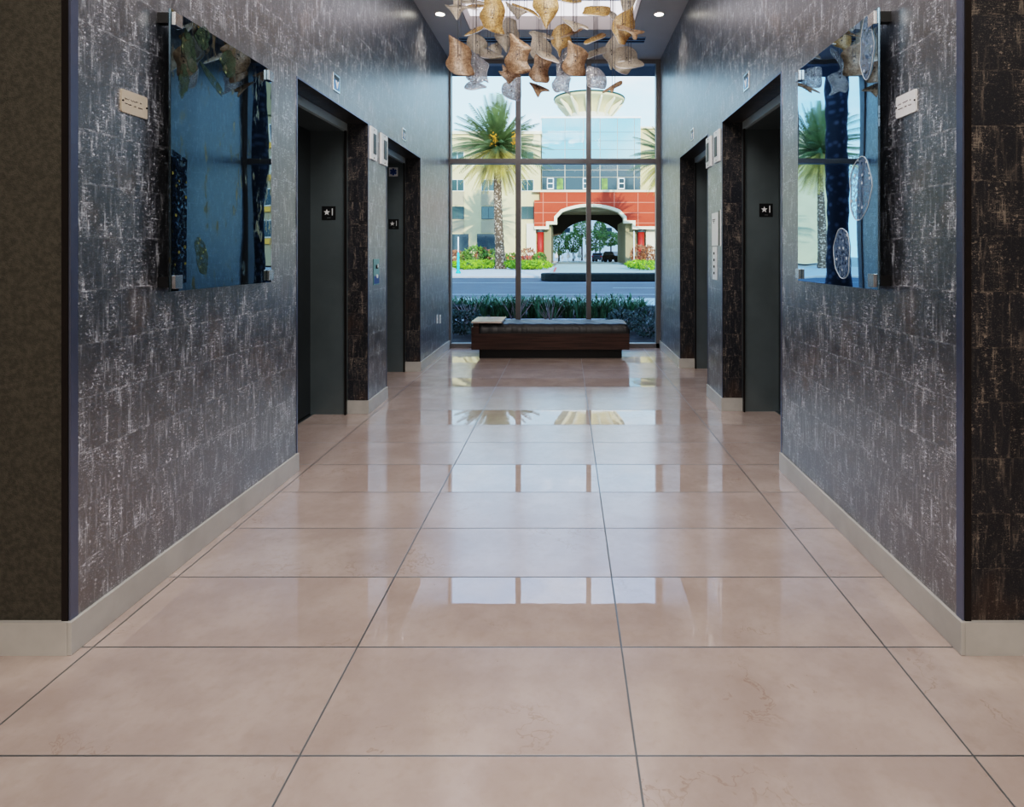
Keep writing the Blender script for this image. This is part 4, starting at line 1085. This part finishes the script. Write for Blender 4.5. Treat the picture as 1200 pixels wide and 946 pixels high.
# passage behind
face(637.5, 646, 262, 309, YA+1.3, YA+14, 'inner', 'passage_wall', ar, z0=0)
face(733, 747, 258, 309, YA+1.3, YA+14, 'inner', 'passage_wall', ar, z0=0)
face(617, 628, 262, 309, YA+.4, YA+1.2, 'stuccow', 'pier', ar, z0=0)
face(757, 790, 268, 309, YA+1.2, YA+2.2, 'stuccow', 'pier', ar, z0=0)
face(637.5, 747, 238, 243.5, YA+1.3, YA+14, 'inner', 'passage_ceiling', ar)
for k in range(3):
    a = YA+3+k*3.5; zz = P(0, 243.5, YA+1.3).z
    MB().box(P(646, 0, YA).x, P(735, 0, YA).x, a, a+.5, zz-.35, zz).build('ceiling_beam', 'tan', ar)
# far arched wall of the passage
YQ = YA+14
far = [(636, 240), (760, 240), (760, 309), (736, 309), (736, 277)]
for k in range(11):
    u = k/10; far.append((727-70*u, 275-17*math.sin(PI*u)**.7))
far += [(648, 277), (648, 309), (636, 309)]
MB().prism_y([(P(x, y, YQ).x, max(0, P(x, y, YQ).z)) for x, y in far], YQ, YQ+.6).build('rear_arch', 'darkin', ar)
# courtyard beyond
cb = thing('courtyard_building', (P(690, 0, 135).x, 135, 0), 'white building beyond the archway with sign band', 'building')
face(600, 800, 225, 304, 135, 140, 'whiteo', 'wall', cb, z0=0)
for (a, b_) in ((655, 668), (703, 717)): face(a, b_, 267, 273, 134.8, 135, 'dglass', 'window', cb)
face(648, 668, 272.8, 277.5, 134.5, 134.8, 'whiteo', 'sign_band', cb); sb = face(702, 722, 272.8, 277.5, 134.5, 134.8, 'whiteo', 'sign_band', cb)
face(707, 711, 273.6, 276.6, 134.4, 134.5, 'redline', 'sign_mark', sb); face(712, 719.5, 273.6, 276.6, 134.4, 134.5, 'bluesign', 'sign_mark', sb)
slab('courtyard_paving', 'concrete', -20, 30, 105, 135, -.2, .02, 'bright courtyard paving beyond the archway')
def tree(c, r, zc, rz, n, size, mat, label, seed, trunk=True):
    rr = random.Random(seed); t = thing('tree', (c[0], c[1], 0), label, 'tree', None)
    m = MB(); leafball(m, (c[0], c[1], zc), r, r, rz, n, size, rr); m.build('crown', mat, t)
    MB().tube([(c[0], c[1], 0), (c[0], c[1], zc)], [.18, .1], 7).build('trunk', 'trunk', t)
for px, pyc, Y, rpx, rzpx, mt, lab in ((682, 268, 112, 11, 11, 'leafm', 'tall round tree framed by the archway, left of the mullion'), (703, 270, 115, 8, 12, 'leafm', 'tall narrow tree framed by the archway, right of the mullion'),
                                 (655, 284, 104, 12, 16, 'leafm', 'bushy tree at left side of archway opening'), (672, 284, 106, 11, 13, 'leafm', 'bushy tree under the tall round one beyond the archway'),
                                 (698, 282, 106, 13, 13, 'leafm', 'bushy tree directly right of mullion beyond the archway'), (716, 280, 108, 11, 9, 'leafm', 'bushy tree above the black car beyond the archway')):
    p = P(px, pyc, Y); k = Y/F; tree(p, rpx*k, p.z, rzpx*k, 900, .22, mt, lab, px)
# white folded parasols
pp = MB().lathe([(.28, 0), (.28, .08), (.04, .1), (.05, .6), (.34, .8), (.22, 1.4), (.03, 2.2)], (0, 0, 0), 10).build('folded_parasol', 'whiteo', origin=(0, 0, 0))
for k, (px, s_) in enumerate(((652, .8), (659, .62), (666, .9), (673, .7), (679, 1.0), (686, .75))):
    o = pp if k == 0 else pp.copy()
    if k: COL.objects.link(o)
    o.location = (P(px, 0, 100).x, 100+(k % 2), .02); o.scale = (s_*1.2, s_*1.2, s_)
    tag(o, 'white folded parasol standing in courtyard beyond the archway', 'parasol', 'white folded parasols beyond the archway')

def car(cx, Y, mat, label, L=4.6, Wd=1.9, hh=1.55, rot=.35):
    t = thing('parked_car', (cx, Y, .012), label, 'car')
    prof = [(-L/2, .35), (-L/2, .85), (-L/2+.15, 1.0), (-L*.22, 1.05), (-L*.12, hh), (L*.36, hh), (L*.46, 1.05), (L/2, .95), (L/2, .35)]
    def add(nm, m_, b, par=t):
        return b.build(nm, m_, None)
    def local(bm_, nm, m_, bev=0):
        me_off = Vector(t.location); bm_.v = [tuple(Vector(v)+me_off) for v in bm_.v]; return bm_.build(nm, m_, t, bev)
    local(MB().prism_y(prof, -Wd/2, Wd/2), 'body', mat, .06)
    for sy in (-1, 1):
        local(MB().prism_y([(-L*.19, 1.07), (-L*.11, hh-.1), (L*.33, hh-.1), (L*.41, 1.07)], sy*Wd/2+sy*.005, sy*Wd/2+sy*.012), 'side_window', 'dglass')
        for xx in (-L*.31, L*.31):
            local(MB().tube([(xx, sy*(Wd/2-.2), .34), (xx, sy*(Wd/2+.02), .34)], .34, 18), 'wheel', 'tyre')
        local(MB().box(L/2, L/2+.02, sy*.72-.14, sy*.72+.14, .78, .98), 'tail_light', 'tail')
        local(MB().box(-L/2-.02, -L/2, sy*.72-.14, sy*.72+.14, .7, .84), 'head_light', 'whiteo')
    local(MB().box(L*.41, L*.455, -Wd*.4, Wd*.4, 1.08, hh-.16), 'rear_window', 'dglass')
    t.rotation_euler.z = rot
car(P(718.5, 0, 96).x, 96, 'carb', 'black car parked under the archway', 3.0, 1.8, 1.65, 2.6)
car(P(702.5, 0, 101).x, 101, 'cars', 'blue grey car left of the black car under the archway', 3.2, 1.7, 1.45, -1.9)

# planting in front of the building
k_ = 0
for px, py, Y, r, h, n, sz, mt, lab in (
    (534, 300, 74, 1.1, 1.7, 260, .22, 'leafo', 'bronze and green shrub under the first ground-floor window'),
    (545, 300, 74, 1.0, 1.5, 220, .22, 'leafm', 'green shrub between the two ground-floor windows'),
    (557, 300, 73, 1.4, 2.2, 380, .24, 'leafm', 'largest dark green shrub left of the palm trunk'),
    (566, 300, 74, 1.0, 2.0, 240, .22, 'leafo', 'orange-tipped shrub left of the palm trunk'),
    (577, 300, 74, 1.1, 1.8, 260, .22, 'leafm', 'green shrub touching the palm trunk'),
    (600, 300, 74, 1.0, 1.4, 220, .22, 'leafm', 'green shrub by the red wall right of palm trunk'),
    (618, 300, 73, 1.1, 2.0, 180, .20, 'leafo', 'sparse bronze shrub before the red wall'),
    (632, 300, 73, .9, 1.4, 240, .22, 'leafm', 'dark green shrub at the foot of left red column'),
    (749, 300, 73, 1.1, 2.4, 300, .22, 'leafo', 'tall bronze shrub beside the right red column'),
    (760, 300, 73, 1.1, 2.2, 300, .22, 'leafo', 'bronze shrub at right edge of the window view')):
    k_ += 1; shrub((P(px, 0, Y).x, Y, 0), r, h, n, sz, mt, lab, seed=30+k_)
for px, Y, rx, lab in ((546, 52, 1.4, 'bright green groundcover clump near the turquoise post'), (562, 54, 1.3, 'bright green groundcover clump left of palm trunk'), (572, 56, 1.0, 'small bright green clump at the palm foot'),
                       (604, 54, 1.2, 'bright green groundcover clump right of palm trunk'), (616, 52, 1.5, 'bright green groundcover clump behind the left mullion'), (630, 52, 1.3, 'bright green clump beside the driveway, left'),
                       (750, 54, 1.4, 'bright green clump beside the driveway, right'), (761, 50, 1.4, 'bright green clump at right edge of window view')):
    shrub((P(px, 0, Y).x, Y, 0), rx, .75, 420, .16, 'leafb', lab, seed=px, name='groundcover')
# turquoise post
p = P(537, 0, 42)
t = thing('marker_post', (p.x, 42, 0), 'turquoise post with thin white pole on far sidewalk', 'post')
MB().lathe([(.17, 0), (.17, .1), (.09, .2), (.08, 1.35), (.05, 1.45)], (p.x, 42, 0), 14).build('post', 'teal', t)
MB().lathe([(.045, 1.45), (.045, 2.5)], (p.x, 42, 0), 10).build('pole', 'whiteo', t)
# pole by the right column
p = P(743, 0, 70)
o = MB().tube([(p.x, 70, 0), (p.x, 70, 3.9)], .06, 8).build('thin_post', 'whiteo', origin=(p.x, 70, 0)); tag(o, 'thin pale post left of the right red column', 'post')

# ------------------------------------------------------------------ world, lights, camera
w = bpy.data.worlds.new('sky'); sc.world = w; w.use_nodes = True; nt = w.node_tree; g = G(nt)
bg = nt.nodes['Background']; tc = g.n('ShaderNodeTexCoord').outputs['Generated']
sp = g.n('ShaderNodeSeparateXYZ'); g.put(sp.inputs[0], tc)
z = g.m('MAXIMUM', sp.outputs[2], 0.0)
grad = g.mix(g.step(z, .0, .75), (.56, .83, 1.0, 1), (.22, .46, .90, 1))
cl = g.noise(g.comb(g.m('DIVIDE', sp.outputs[0], g.m('ADD', z, .25)), g.m('DIVIDE', sp.outputs[1], g.m('ADD', z, .25)), 0.0), 1.6, 6, .6)
grad = g.mix(g.m('MULTIPLY', g.step(cl, .48, .72), .75), grad, (.97, .98, 1.0, 1))
g.put(bg.inputs[0], grad); bg.inputs[1].default_value = 2.4

def area(name, loc, rot, sx, sy, e, col):
    l = bpy.data.lights.new(name, 'AREA'); l.shape = 'RECTANGLE'; l.size = sx; l.size_y = sy; l.energy = e; l.color = col
    o = bpy.data.objects.new(name, l); COL.objects.link(o); o.location = loc; o.rotation_euler = rot; return o
s = bpy.data.lights.new('sun', 'SUN'); s.energy = 4.6; s.angle = .009; s.color = (1, .93, .82)
so = bpy.data.objects.new('sun', s); COL.objects.link(so)
d = Vector((-.19, 1, -math.tan(math.radians(11.5)))); so.rotation_euler = d.to_track_quat('-Z', 'Y').to_euler()
area('lobby_fill', (0, -1.2, 4.1), (0, 0, 0), 5, 3, 225, (1, .92, .84))  # added fill over the unseen lobby, brightens the interior
area('corridor_fill', (-.17, 2.6, 4.12), (0, 0, 0), 2.0, 1.0, 52, (1, .94, .90))  # added fill above the view, lifts the floor near the camera

ca = area('chandelier_fill', (-.2, 3.55, 4.08), (0, 0, 0), 1.2, .3, 36, (1, .93, .85))  # added lamp out of view, brightens the petals from the front
ca.rotation_euler = (Vector((-.2, 5.7, 3.3))-ca.location).to_track_quat('-Z', 'Y').to_euler()
cam = bpy.data.cameras.new('camera'); co = bpy.data.objects.new('camera', cam); COL.objects.link(co)
co.location = (0, 0, H); co.rotation_euler = (PI/2, 0, 0)
cam.sensor_width = 36; cam.sensor_fit = 'HORIZONTAL'; cam.lens = F*36/1200
cam.shift_x = -(CX-600)/1200; cam.shift_y = -(473-CY)/1200
cam.clip_start = .05; cam.clip_end = 500
sc.camera = co
sc.view_settings.view_transform = 'Filmic'; sc.view_settings.look = 'High Contrast'; sc.view_settings.exposure = 0; sc.view_settings.gamma = 1
